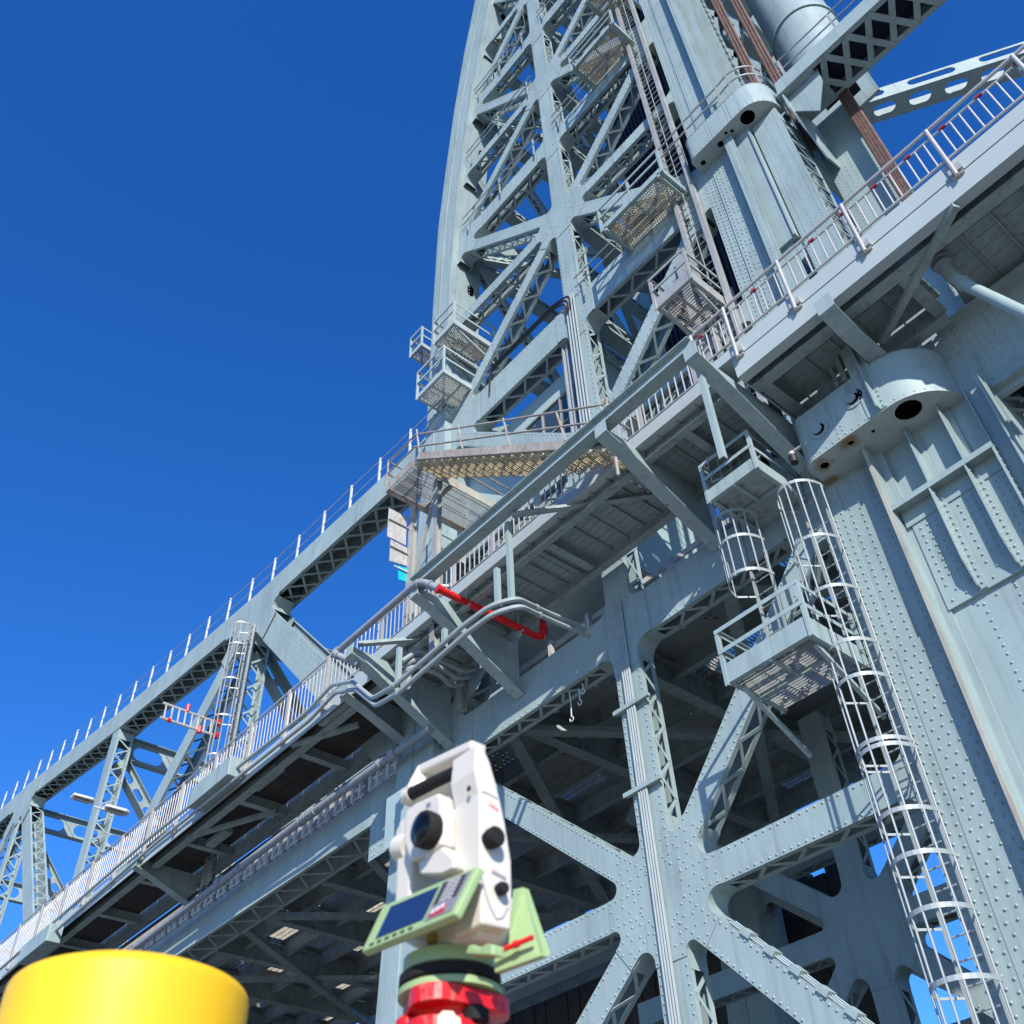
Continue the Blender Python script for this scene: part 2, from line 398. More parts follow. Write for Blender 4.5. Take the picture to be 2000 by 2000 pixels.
# ------------------------------------------------------------------ lift tower
tower = thing('lift_tower', 'tall riveted pale green steel bridge tower with star shaped bracing', 'bridge tower', (-11.3, 13, -2))
YN, YF = 13.0, 25.0
XC = -11.3
LEGO = [(-4.5, -20.1), (7, -19.4), (24.7, -18.3), (32.4, -18.14), (38, -17.95), (42.5, -17.5), (47.7, -16.9), (53, -16.1), (58.9, -15.0), (66, -13.4), (74, -11.3)]
LEGI = [(-4.5, -17.75), (7, -17.7), (24.7, -17.3), (32, -17.2), (35, -17.0), (41, -16.55), (45, -15.95), (47.3, -15.65), (54.9, -14.2), (66, -11.9), (74, -9.8)]
def interp(T, z):
    return float(np.interp(z, [t[0] for t in T], [t[1] for t in T]))
def leg_left(par, yf, yb, rv, far=False):
    zs = [-4.5, 7, 16, 24.7, 28.5, 32.4, 35, 38, 40, 42.5, 45, 47.7, 50, 53, 56, 58.9, 62, 66, 70, 74]
    g = G()
    for z0, z1 in zip(zs[:-1], zs[1:]):
        a0, a1 = interp(LEGO, z0), interp(LEGO, z1); b0, b1 = interp(LEGI, z0), interp(LEGI, z1)
        g.add([(a0,yf,z0),(b0,yf,z0),(b0,yb,z0),(a0,yb,z0),(a1,yf,z1),(b1,yf,z1),(b1,yb,z1),(a1,yb,z1)],
              [(0,1,5,4),(1,2,6,5),(2,3,7,6),(3,0,4,7)])
        # raised cover strip on the outer half of the front
        c0, c1 = a0 + (b0-a0)*0.42, a1 + (b1-a1)*0.42
        g.add([(a0-.03,yf-.03,z0),(c0,yf-.03,z0),(c0,yf+.05,z0),(a0-.03,yf+.05,z0),(a1-.03,yf-.03,z1),(c1,yf-.03,z1),(c1,yf+.05,z1),(a1-.03,yf+.05,z1)],
              [(0,1,5,4),(1,2,6,5),(3,0,4,7)])
    o = part('leg', g, M['steel'], par)
    if rv:
        P = []; Q = []
        for z0, z1 in zip(zs[3:-1], zs[4:]):
            for fr, yy in ((0.05, yf-.031), (0.12, yf-.031), (0.37, yf-.031), (0.48, yf-.001), (0.92, yf-.001)):
                P += row((interp(LEGO,z0)*(1-fr)+interp(LEGI,z0)*fr, yy, z0), (interp(LEGO,z1)*(1-fr)+interp(LEGI,z1)*fr, yy, z1), 0.16)
            for yy in (yf+.07, yb-.5, yf+.26):
                Q += row((interp(LEGI,z0)+.001, yy, z0), (interp(LEGI,z1)+.001, yy, z1), 0.2)
        rivets(o, P, (0,-1,0), 0.034, far=True); rivets(o, Q, (1,0,0), 0.036, far=True)
    return o
ll = leg_left(tower, 12.72, 14.15, True)
leg_left(tower, YF - 0.3, YF + 1.0, False)
# oval hand holes in the side of the near left leg
g = G()
for z in (30.4, 33.2, 36.6, 38.9, 41.5, 43.2, 45.6, 48.0, 50.6, 53, 55.5):
    x = interp(LEGI, z); t = Vector((interp(LEGI, z+.4) - x, 0, .4)).normalized()
    g.prism([oval(0, 0, 0.16, 0.15)], Vector((x + .004, 13.72, z)), t, Y_, Vector((t.z, 0, -t.x)), 0.004)
part('hand_hole', g, M['void'], ll, kind='stuff')

# right leg of the near face (its riveted front is the lift guide column)
def leg_right(par, y0, y1, x0=-6.12, x1=-4.75, zlo=-4.5, zhi=72):
    g = G(); g.box(x0, x1, y0, y1, zlo, zhi); return part('leg', g, M['steel'], par)
rl = leg_right(tower, 12.98, 14.3, -6.1, -4.6, -4.5, 13.0)
leg_right(tower, 12.98, 14.3, -6.12, -5.02, 13.0, 72)
leg_right(tower, YF-.3, YF+1, -6.1, -4.6)

# bracing of the near and far faces
HZ = [1.3, 12.75, 24.45, 35.55, 46.35, 57.1, 68.0]
HW = {12.75: 1.1, 24.45: 1.3, 35.55: 1.0, 46.35: 0.9, 57.1: 0.9, 68.0: 0.9, 1.3: 0.8}
SZ = [6.95, 18.7, 30.2, 40.9, 51.7, 62.5]
def legc(z): return (interp(LEGO, z) + interp(LEGI, z)) / 2 + 0.2
PW, DW, HHW = 0.70, 0.52, 0.56
def xc(z): return float(np.interp(z, [-5, 6.95, 12.75, 24.45, 80], [-11.08, -11.12, -11.2, -11.3, -11.3]))
def face(y, near):
    dl, du = 0.46, 0.56
    for i, z in enumerate(SZ):
        zl, zh = HZ[i], HZ[i+1]
        d = dl if i == 0 else du; c = (xc(z), y, z)
        xl0, xl1, xm = legc(zl), legc(zh), legc(z)
        rvv = (0.025 if i == 0 else 0.035) if near else 0
        pit = 0.145 if i == 0 else 0.2
        single = near and i == 0
        kw = dict(rv=rvv, pitch=pit, far=(i > 0), lace=True, single=single)
        if not near: kw['sides'] = (1, -1)
        cs = [((xl0, y, zl), 1), ((xl1, y, zh), 1), ((-5.6, y, zl), -1), ((-5.6, y, zh), -1)]
        arms = [(math.pi/2, PW/2, 1.15), (-math.pi/2, PW/2, 1.15)]
        for P, s_ in cs:
            member(tower, c, P, DW, d, t0=1.35, t1=1.9, name='diagonal_brace', **kw)
            arms.append((math.atan2(P[2]-z, P[0]-c[0]), DW/2, 1.35))
        member(tower, c, (xm, y, z), HHW, d, t0=1.35, t1=0.9, name='strut', **kw)
        member(tower, c, (-5.6, y, z), HHW, d, t0=1.35, t1=0.9, name='strut', **kw)
        arms += [(math.pi, HHW/2, 1.3), (0, HHW/2, 1.3)]
        node(tower, c, arms, d, 0.32, rv=rvv*0.95, far=(i > 0), rim=near, grid=0.15 if i == 0 else 0.22)
        member(tower, (xc(zl), y, zl), c, PW, d, t0=0.95, t1=1.35, name='post', **kw)
        member(tower, c, (xc(zh), y, zh), PW, d, t0=1.35, t1=0.95, name='post', **kw)
        # corner plates at the legs
        for (P, s_) in cs:
            if P[2] < 2: continue
            a = math.atan2(z - P[2], c[0] - P[0]); h = HW[P[2]]/2
            lg = (interp(LEGI, P[2]) - interp(LEGO, P[2]))/2 if s_ > 0 else 0.5
            ln = 1.75 if s_ > 0 else 1.35
            mem = [(a, DW/2, ln + .25), (0 if s_ > 0 else math.pi, h, ln), (math.pi/2, lg*0.9, 1.3), (-math.pi/2, lg*0.9, 1.3)]
            k = [q for q in SZ if abs(q - P[2]) < 7.5 and abs(q - z) > 1]
            if k: mem.append((math.atan2(k[0] - P[2], XC - P[0]), DW/2, ln + .25))
            if z < P[2]: node(tower, P, mem, d, 0.2, rv=rvv*0.9, far=True, rim=near, grid=0.24, y=y)
            elif P[2] == HZ[0]: pass
        for (xx, s_) in ((xm, 1), (-5.6, -1)):
            lg = 0.5
            node(tower, (xx, y, z), [(0 if s_ > 0 else math.pi, HHW/2, 1.15), (math.pi/2, lg, .9), (-math.pi/2, lg, .9)], d, 0.25, rv=0, rim=near)
    for z in HZ[1:]:
        d = dl if z < 13 else du; h = HW[z]
        rvv = (0.025 if z < 13 else 0.034) if near else 0
        kw = dict(rv=rvv, pitch=0.2, far=z > 13, t0=1.9, t1=0.85, single=near and z < 13, name='strut')
        member(tower, (legc(z), y, z), (xc(z), y, z), h, d, **kw)
        kw['t0'] = 1.5
        member(tower, (-5.6, y, z), (xc(z), y, z), h, d, **kw)
        node(tower, (xc(z), y, z), [(0, h/2, 0.8), (math.pi, h/2, 0.8), (math.pi/2, PW/2, 0.55 + h/2), (-math.pi/2, PW/2, 0.55 + h/2)], d, 0.3, rv=rvv*0.95, far=z > 13, rim=near, grid=0.2)
face(YN, True)
face(YF, False)
# frames between the two faces
for z in HZ[2:] + SZ[2:]:
    for x in (legc(z), XC, -5.6):
        member(tower, (x, YN + .6, z), (x, YF, z), 0.5, 0.5, (0, 0, -1), t0=.3, t1=.3, name='cross_strut', step=1.0)
for z0, z1 in zip(HZ[1:-1], HZ[2:]):
    for a, b in ((YN + .6, YF), (YF, YN + .6)):
        member(tower, (legc(z0), a, z0), (legc(z1), b, z1), 0.34, 0.4, (-1, 0, 0), t0=.5, t1=.5, name='sway_brace', step=1.0)
    zm = z1
    for (xa, ya, xb, yb) in ((legc(zm), YN+.6, XC, YF), (legc(zm), YF, XC, YN+.6)):
        member(tower, (xa, ya, zm), (xb, yb, zm), 0.3, 0.35, (0, 0, -1), t0=.5, t1=.5, name='plan_brace', step=1.0)
# the inner, nearer cross frame below the deck
YI = 19.5
IC = (-11.2, YI, 7.8)
for (P, wd) in (((-17.5, YI, 2.2), .5), ((-5.4, YI, 2.2), .5), ((-17.5, YI, 13.0), .5), ((-5.4, YI, 13.0), .5), ((-18.0, YI, 7.8), .55), ((-5.0, YI, 7.8), .55), ((-11.2, YI, 13.0), .6), ((-11.2, YI, 1), .6)):
    member(tower, IC, P, wd, .5, t0=1.3, t1=.5, name='inner_brace', rv=.025, pitch=.2, far=True)
node(tower, IC, [(0, .275, 1.2), (math.pi, .275, 1.2), (math.pi/2, .3, 1.2), (-math.pi/2, .3, 1.2)] + [(math.atan2(b, a), .25, 1.25) for a, b in ((5.8, 5.2), (5.8, -5.6), (-6.3, 5.2), (-6.3, -5.6))], .5, .3, rv=.025)
g = G(); g.box(-6.4, -4.4, YI-.3, YI+.9, -4.5, 14); part('inner_leg', g, M['steel'], tower)

# ribbed dark casing inside the right half of the tower
cw = thing('counterweight_casing', 'dark ribbed metal casing seen through the right side of the tower bracing', 'casing', (-8, 17, 20))
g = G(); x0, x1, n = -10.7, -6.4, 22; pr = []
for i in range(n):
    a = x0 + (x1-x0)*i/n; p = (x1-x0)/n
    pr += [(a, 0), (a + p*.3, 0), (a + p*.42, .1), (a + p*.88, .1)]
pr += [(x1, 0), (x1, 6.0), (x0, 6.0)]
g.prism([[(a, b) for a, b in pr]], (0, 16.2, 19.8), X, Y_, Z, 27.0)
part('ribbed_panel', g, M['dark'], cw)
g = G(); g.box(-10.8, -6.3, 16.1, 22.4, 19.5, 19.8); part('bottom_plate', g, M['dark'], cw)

# operator cabin behind the stair, with its window
cab = thing('control_cabin', 'pale green cabin wall with a grid window behind the rusty stair', 'cabin', (-14, 14, 16))
WX0, WX1, WZ0, WZ1 = -14.55, -12.2, 20.3, 22.7
g = G(); g.prism([[(-17.4, 15.6), (-11.6, 15.6), (-11.6, 23.6), (-17.4, 23.6)], [(WX0, WZ0), (WX1, WZ0), (WX1, WZ1), (WX0, WZ1)]], (0, 13.75, 0), X, Z, Y_, 0.1)
part('wall', g, M['wallp'], cab)
g = G(); g.box(-17.4, -11.6, 17.8, 17.9, 15.6, 23.6); g.box(-17.4, -17.3, 13.86, 17.8, 15.6, 23.6); g.box(-11.7, -11.6, 13.86, 17.8, 15.6, 23.6); g.box(-17.5, -11.5, 13.86, 18, 23.6, 23.75); g.box(-17.4, -11.6, 13.75, 17.9, 15.5, 15.59)
part('rear_wall', g, M['wallp'], cab)
for (a, b, c, d) in ((WX0, WX1, WZ0, WZ1),):
    f = G(); t = .06
    for (p, q, r_, s_) in ((a, b, c, c+t), (a, b, d-t, d), (a, a+t, c+t, d-t), (b-t, b, c+t, d-t)): f.box(p, q, 13.70, 13.82, r_, s_)
    for i in (1, 2): f.box(a + (b-a)*i/3 - .025, a + (b-a)*i/3 + .025, 13.715, 13.80, c+t, d-t)
    f.box(a+t, b-t, 13.72, 13.79, (c+d)/2 - .025, (c+d)/2 + .025)
    wf = part('window', f, M['galv'], cab)
    for i in range(3):
        for j in range(2):
            q = G(); q.box(a + (b-a)*i/3 + .03, a + (b-a)*(i+1)/3 - .03, 13.76, 13.77, c + (d-c)*j/2 + .03, c + (d-c)*(j+1)/2 - .03)
            part('pane', q, M['glass'], wf)

# added backdrop closing the sky gaps; near-black colour stands in for under-deck shade
fw_ = thing('shade_backdrop', 'dark backdrop added behind the lower tower bracing to stand in for shade under the deck', 'wall', (-30, 26.5, -4.5)); fw_['kind'] = 'thing'
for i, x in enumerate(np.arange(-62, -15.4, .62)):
    g = G(); g.box(x, x + .585, 26.5 + .03*(i % 3), 26.9, -4.5, 12.5 + .08*((i*7) % 5)); part('plank', g, M['underdeck_shade'], fw_)
# ------------------------------------------------------------------ flanking truss span, left
span = thing('truss_span', 'long riveted truss span running left from the tower with laced diagonals', 'bridge span', (-40, 13, 13))
ZB = 12.5
def ztop(x): return float(np.interp(-x, [18, 30.4, 44.6, 58.5, 72.6, 86.7, 140], [24.9, 25.6, 27.2, 29.3, 30.6, 31.2, 31.6]))
NX = [-30.6, -44.6, -58.6, -72.6, -86.6, -100.6]
def truss(y, near):
    xs = [-18.2] + NX
    for i in range(len(xs)-1):
        a, b = xs[i], xs[i+1]
        member(span, (a, y-.03, ztop(a)), (b, y-.03, ztop(b)), 1.15, 1.0, t0=.9, t1=.9, name='top_chord', lace=False, edge=.12)
        # X lattice under the top chord
        L = 14.0; k = 13 if i else 12
        gl = G()
        for j in range(k):
            for (u0, u1) in ((0, 1), (1, 0)):
                xa, xb = a + (b-a)*(j+.7)/(k+.4), a + (b-a)*(j+1.7)/(k+.4)
                za, zb = ztop(xa) - .585, ztop(xb) - .585
                gl.bar((xa, y + .08 + .84*u0, za - .012*u0), (xb, y + .08 + .84*u1, zb - .012*u0), .1, .012, Z)
        if near:
            part('chord_lattice', gl, M['steel'], span, kind='stuff')
            g = G()   # dark inner cover seen between the lattice bars: chord top plate
            g.bar((a, y + .5, ztop(a) + .57), (b, y + .5, ztop(b) + .57), 1.0, .02)
            part('chord_cover', g, M['steel'], span)
        for s_ in (a, b):
            g = G(); sg = 1 if s_ == a else -1
            g.bar((s_, y + .5, ztop(s_) - .6), (s_ + (b-a)*.055*sg, y + .5, ztop(s_ + (b-a)*.055*sg) - .6), .98, .014); part('tie_plate', g, M['steel'], span)
    g = G()
    member(span, (-17.8, y-.03, ZB), (-108, y-.03, ZB), 1.0, .85, name='bottom_chord', step=.8, t0=1, single=False)
    rvn = 0.03 if near else 0
    for i, x in enumerate(NX):
        zt = ztop(x)
        dk = dict(rv=rvn if i < 3 else 0, pitch=.25, far=True)
        if i % 2 == 0:
            # main panel point with a hanger and falling diagonals on both sides
            member(span, (x, y, zt - .3), (x, y, ZB), .62, .8, t0=1.6, t1=.9, name='hanger', step=.7, **dk)
            member(span, (x, y, zt - .3), (x - 14, y, ZB), .95, .8, t0=1.8, t1=1.2, name='diagonal_brace', step=.7, **dk)
            a1 = math.atan2(ZB - zt + .3, -14)
            if i == 0:
                # plated end post towards the tower
                o = member(span, (x, y, zt - .3), (-18.6, y, ZB), 1.15, .9, name='end_post', lace=False, rv=0)
                d = Vector((-18.6 - x, 0, ZB - zt + .3)); L = d.length; d.normalize(); nl = Vector((-d.z, 0, d.x)); P = []
                if near:
                    for s in np.arange(1.2, L, .26):
                        for t in (-.5, -.36, -.12, .12, .36, .5): P.append(Vector((x, y - .003, zt - .3)) + d*s + nl*t)
                    rivets(o, P, (0,-1,0), .032, far=True)
                a2 = math.atan2(ZB - zt + .3, -18.6 - x); h2 = .575
            else:
                member(span, (x, y, zt - .3), (x + 14, y, ZB), .95, .8, t0=1.8, t1=1.2, name='diagonal_brace', step=.7, **dk); a2 = math.atan2(ZB - zt + .3, 14); h2 = .475
            node(span, (x, y-.04, zt - .2), [(math.atan2(ztop(x-3)-zt, -3), .55, 2.2), (math.atan2(ztop(x+3)-zt, 3), .55, 2.2), (-math.pi/2, .31, 1.9), (a1, .475, 2.6), (a2, h2, 2.6)], .8, .3, rv=rvn*.9, rim=near, grid=.26)
        else:
            member(span, (x, y, zt), (x, y, ZB), .85, .8, t0=1.2, t1=.9, name='laced_post', step=.55, sides=(1, -1), **dk)
            node(span, (x, y-.04, ZB), [(0, .5, 1.8), (math.pi, .5, 1.8), (math.pi/2, .42, 1.6), (math.atan2(ztop(x+14)-ZB, 14), .47, 2), (math.atan2(ztop(x-14)-ZB, -14), .47, 2)], .8, .3, rim=near)
truss(YN, True); truss(YF, False)
# portal struts with oval openings and raking sway braces between the trusses
for i, x in enumerate(NX[:5]):
    z1 = ztop(x) - .75; z0 = z1 - 1.15; ov = []
    for yy in (14.9, 17.0, 19.1, 21.2, 23.3): ov.append(oval(yy, (z0+z1)/2, .42, .34))
    g = G(); g.prism([[(YN+.8, z0), (YF, z0), (YF, z1), (YN+.8, z1)]] + ov, (x - .2, 0, 0), Y_, Z, X, .03)
    g.box(x-.32, x+.1, YN+.8, YF, z1, z1+.03); g.box(x-.32, x+.1, YN+.8, YF, z0-.03, z0)
    part('portal_strut', g, M['steel'], span)
    for (ya, yb) in ((YN+.6, 19.0), (YF, 19.0)):
        p, q = Vector((x-.2, ya, z0 - .1)), Vector((x-.2, yb, z0 - 6.2)); d = (q-p).normalized(); L = (q-p).length
        ov = [oval(s, 0, .18, .17) for s in np.arange(.9, L-.4, 1.0)]
        nrm = Vector((1,0,0)); up = nrm.cross(d); g = G()
        g.prism([[(0,-.3),(L,-.3),(L,.3),(0,.3)]] + ov, p, d, up, X, .03)
        g.prism([[(0,-.3),(L,-.3),(L,.3),(0,.3)]], p + up*.3 , d, X, up, .03)
        g.prism([[(0,-.3),(L,-.3),(L,.3),(0,.3)]] , p - up*.33 , d, X, up, .03)
        part('sway_brace', g, M['steel'], span)
# catwalk railing on the top chord
gr = G()
xp = -18.0; k = 0
while xp > -100:
    g = G(); z = ztop(xp) + .58
    g.box(xp-.035, xp+.035, 13.1, 13.17, z, z + 1.5); part('chord_rail_post', g, M['white'], span); xp -= 1.95 if xp > -30 else 2.05
xs = np.arange(-18, -101, -2.0)
for h in (.75, 1.4):
    for a, b in zip(xs[:-1], xs[1:]): gr.tube([(a, 13.13, ztop(a) + .58 + h), (b, 13.13, ztop(b) + .58 + h)], .018, 5, False)
part('chord_rail_line', gr, M['galv'], span)

# roadway deck
deck = thing('roadway_deck', 'dark steel underside of the roadway with floor beams and stringers', 'bridge deck', (-20, 19, 13))
dm, n_, b_ = _new('open_grid_deck')
b_.inputs['Base Color'].default_value = (0.26, 0.285, 0.28, 1); b_.inputs['Roughness'].default_value = .8
tc = n_.nodes.new('ShaderNodeTexCoord')
vor = n_.nodes.new('ShaderNodeVectorMath'); vor.operation = 'FRACTION'
sc_ = n_.nodes.new('ShaderNodeVectorMath'); sc_.operation = 'MULTIPLY'; sc_.inputs[1].default_value = (5.5, 5.5, 0)
n_.links.new(tc.outputs['Object'], sc_.inputs[0]); n_.links.new(sc_.outputs[0], vor.inputs[0])
sub = n_.nodes.new('ShaderNodeVectorMath'); sub.operation = 'SUBTRACT'; sub.inputs[1].default_value = (.5, .5, 0)
n_.links.new(vor.outputs[0], sub.inputs[0])
ln = n_.nodes.new('ShaderNodeVectorMath'); ln.operation = 'LENGTH'; n_.links.new(sub.outputs[0], ln.inputs[0])
lt = n_.nodes.new('ShaderNodeMath'); lt.operation = 'LESS_THAN'; lt.inputs[1].default_value = .3; n_.links.new(ln.outputs['Value'], lt.inputs[0])
ns = n_.nodes.new('ShaderNodeTexNoise'); ns.inputs['Scale'].default_value = .55; ns.inputs['Detail'].default_value = 2; n_.links.new(tc.outputs['Object'], ns.inputs['Vector'])
gt = n_.nodes.new('ShaderNodeMath'); gt.operation = 'GREATER_THAN'; gt.inputs[1].default_value = .60; n_.links.new(ns.outputs['Fac'], gt.inputs[0])
mu = n_.nodes.new('ShaderNodeMath'); mu.operation = 'MULTIPLY'; n_.links.new(lt.outputs[0], mu.inputs[0]); n_.links.new(gt.outputs[0], mu.inputs[1])
iv = n_.nodes.new('ShaderNodeMath'); iv.operation = 'SUBTRACT'; iv.inputs[0].default_value = 1.0; n_.links.new(mu.outputs[0], iv.inputs[1])
n_.links.new(iv.outputs[0], b_.inputs['Alpha'])
for x in np.arange(-100, 18, 7.0):
    pass
CELLS = []
for x in np.arange(-100, 18, 3.5):
    g = G(); g.box(x-.015, x+.015, 13.9, 24.3, 13.1, 13.75); g.box(x-.16, x+.16, 13.9, 24.3, 13.07, 13.1); g.box(x-.16, x+.16, 13.9, 24.3, 13.75, 13.78); part('floor_beam', g, M['deckpaint'], deck)
for y in np.arange(14.6, 24, 1.55):
    g = G(); g.box(-100, 18, y-.01, y+.01, 13.4, 13.93); g.box(-100, 18, y-.09, y+.09, 13.38, 13.4); part('stringer', g, M['deckpaint'], deck)
for x in np.arange(-100, 18, 14):
    for (ya, yb) in ((14, 24.3), (24.3, 14)):
        g = G(); g.bar((x, ya, 12.95 - .17*(ya > 20)), (x+7, yb, 12.95 - .17*(ya > 20)), .3, .15); part('lateral_brace', g, M['deckpaint'], deck); g = G(); g.bar((x+7, ya, 12.95 - .17*(ya > 20)), (x+14, yb, 12.95 - .17*(ya > 20)), .3, .15); part('lateral_brace', g, M['deckpaint'], deck)
# edge girder, concrete kerb and barrier along the near edge of the road
g = G(); g.box(-100, -18.4, 13.95, 14.1, 14.0, 14.75); part('barrier', g, M['sign'], deck)
for z0, z1 in ((13.98, 14.05), (14.35, 14.62), (14.9, 15.05)):
    g = G(); g.box(-18.4, -6.2, 14.42, 14.47, z0, z1); part('barrier_rail', g, M['sign'], deck)
for x in np.arange(-17.6, -6.4, 1.4):
    g = G(); g.box(x-.06, x+.06, 14.3, 14.415, 13.0, 15.1); part('barrier_post', g, M['sign'], deck)
g = G(); g.box(-18.4, -6.2, 13.75, 13.78, 13.1, 13.96); g.box(-18.4, -6.2, 13.6, 13.9, 13.08, 13.1); part('edge_stringer', g, M['deckpaint'], deck)
# open bar grating let into the roadway: sun through the gaps lights the bar sides
gg = G(); rr_ = random.Random(3); cells = []
for i in range(-12, 5):
    for j in range(6):
        if rr_.random() < (1.0 if i < -1 else .35): cells.append((-16.0 + 3.5*i, 14.6 + 1.55*j))
for (x, y) in cells:
    w_, h_ = rr_.uniform(1.6, 3.05), rr_.uniform(.9, 1.38); x0_ = x + rr_.uniform(.2, 3.3 - w_); y0_ = y + .12
    for a in np.arange(0, w_, .1): gg.box(x0_ + a, x0_ + a + .014, y0_, y0_ + h_, 13.952, 14.012)
    for b in np.arange(0, h_ + .01, .22): gg.box(x0_, x0_ + w_, y0_ + b, y0_ + b + .02, 13.955, 13.98)
    CELLS.append((x0_, x0_ + w_, y0_, y0_ + h_))
part('bar_grating', gg, M['grate'], deck, kind='stuff')

for x in np.arange(-100, 18, 7.0):
    x0_, x1_ = x + .02, x + 6.98; ins = [c for c in CELLS if c[0] > x0_ + .02 and c[1] < x1_ - .02]
    g = G(); g.prism([[(x0_, 13.9), (x1_, 13.9), (x1_, 24.1), (x0_, 24.1)]] + [[(a, c), (b, c), (b, d), (a, d)] for a, b, c, d in ins], (0, 0, 13.95), X, Y_, Z, .05); part('deck_panel', g, dm, deck)
# ------------------------------------------------------------------ near walkway on knee brackets
walk = thing('walkway', 'long steel footway with barred railing bracketed off the bridge side', 'walkway', (-10, 10, 13))
WY = 10.0
def dark_plank():
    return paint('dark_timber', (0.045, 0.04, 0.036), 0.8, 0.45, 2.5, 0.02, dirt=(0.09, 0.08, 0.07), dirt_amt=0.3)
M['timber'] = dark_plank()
XE = 4.0; KW = 1.1; XR0 = -5.25; YL = 11.95; XL0 = -17.3/1.1
# fascias
def prt(nm, mat, boxes, **kw):
    g = G()
    for b in boxes: g.box(*b)
    return part(nm, g, mat, walk, **kw)
prt('fascia_plate', M['fascia'], [(XR0, XE, WY, WY+.02, 13.06, 13.50), (XR0, XE, WY-.015, WY+.02, 13.507, 13.86), (XR0, XE, WY+.02, WY+.2, 13.06, 13.09), (XR0-.02, XR0, WY, WY+1.6, 13.06, 13.86), (XR0-.72, XR0-.02, WY, WY+.02, 13.62, 13.86), (XR0-.72, XR0-.02, WY+.02, WY+.5, 13.62, 13.66)])
KEEP_MODE[0] = True
MY, MZ = 10.85, 14.5                     # the middle length runs higher and further in, on top of the knee brackets
prt('fascia_plate', M['fascia'], [(-17.9, -6.1, MY, MY+.02, MZ, MZ+.33), (-17.9, -6.1, MY+.02, MY+.2, MZ, MZ+.03), (-6.12, -6.1, MY, 12.6, MZ-.02, MZ+.33)])
prt('inner_girder', M['deckpaint'], [(-17.9, -6.1, 12.64, 12.66, MZ-.28, MZ+.2), (-17.9, -6.1, 12.54, 12.72, MZ-.30, MZ-.28)])
prt('outer_girder', M['deckpaint'], [(-17.9, -6.1, MY+.3, MY+.32, MZ-.2, MZ), (-17.9, -6.1, MY+.22, MY+.40, MZ-.22, MZ-.2)])
KEEP_MODE[0] = False
prt('fascia_plate', M['fascia'], [(-60, XL0, WY+.02, WY+.05, 13.02, 13.45)])
prt('kerb_channel', M['fascia'], [(-60, XL0, WY+.02, WY+.25, 13.451, 13.47)])
# underside girders, beams, planks and ribs
prt('inner_girder', M['deckpaint'], [(-60, XL0, YL, YL+.02, 12.95, 13.62), (-60, XL0, YL-.12, YL+.1, 12.93, 12.95), (-2.3, XE, 12.86, 12.88, 12.95, 13.62), (-2.3, XE, 12.70, 12.95, 12.93, 12.95), (XR0, -2.3, YL-.3, YL-.28, 12.95, 13.62), (XR0, -2.3, YL-.4, YL-.2, 12.93, 12.95)])
prt('outer_girder', M['deckpaint'], [(a, b, c, d, e, f) for a, b in ((-60, XL0), (XR0, XE)) for c, d, e, f in ((WY+.45, WY+.47, 13.08, 13.40), (WY+.33, WY+.56, 13.06, 13.08))])
BX = [3.1, .35, -2.35, -5.1, -7.3, -8.75, -11.4, -14.45, -17.2, -20.3, -23.4, -26.5, -29.6, -32.7, -35.8, -38.9, -42, -45.1, -48.2, -51.3, -54.4]
for x in BX:
    KEEP_MODE[0] = -17.9 < x < -6.0
    yi = YL if x < -17 else (12.86 if x > -2.3 else YL - .3)
    if -17.9 < x < -6.0: prt('floor_beam', M['deckpaint'], [(x-.01, x+.01, MY+.41, 12.53, MZ-.2, MZ), (x-.09, x+.09, MY+.41, 12.53, MZ-.225, MZ-.2)])
    else: prt('floor_beam', M['deckpaint'], [(x-.01, x+.01, WY+.47, yi, 13.10, 13.40), (x-.11, x+.11, WY+.47, yi, 13.08, 13.10)])
KEEP_MODE[0] = False
pl = mesh('deck_plank', (lambda g: (g.box(0, 2.98, 0, .235, 0, .05), g)[1])(G()), M['deckpaint'])
plt = mesh('deck_plank', (lambda g: (g.box(0, 2.98, 0, .235, 0, .05), g)[1])(G()), M['timber'])
x = XE - 3
plm = mesh('deck_plank', (lambda g: (g.box(0, 2.9, 0, .17, 0, .05), g)[1])(G()), M['deckpaint'])
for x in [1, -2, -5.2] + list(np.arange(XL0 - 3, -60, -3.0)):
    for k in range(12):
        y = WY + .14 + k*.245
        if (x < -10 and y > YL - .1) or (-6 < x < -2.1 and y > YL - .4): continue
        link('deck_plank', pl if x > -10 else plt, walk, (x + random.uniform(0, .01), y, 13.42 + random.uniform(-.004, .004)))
KEEP_MODE[0] = True
for x in np.arange(-9.05, -18.1, -2.93):
    for k in range(10): link('deck_plank', plm, walk, (x + random.uniform(0, .01), MY + .04 + k*.18, MZ + .03 + random.uniform(-.004, .004)))
for x in np.arange(-6.3, -18, -.5): prt('floor_rib', M['deckpaint'], [(x-.012, x+.012, MY+.1, 12.64, MZ-.03, MZ+.025)])
KEEP_MODE[0] = False
for x in np.arange(XE - .4, XR0, -.5): prt('floor_rib', M['deckpaint'], [(x-.012, x+.012, WY+.1, 12.86 if x > -2.3 else YL-.3, 13.36, 13.415)])
for (pa, pb) in (((1867, 400), (1722, 668)), ((570, 1456), (700, 1416)), ((366, 1636), (540, 1585))):
    a, b = atz(*pa, 13.02), atz(*pb, 13.02); g = G(); g.bar(a, b, .11, .11); g.bar(a + Vector((0,0,.05)), b + Vector((0,0,.05)), .02, .12); part('plan_brace', g, M['deckpaint'], walk)
KEEP_MODE[0] = True
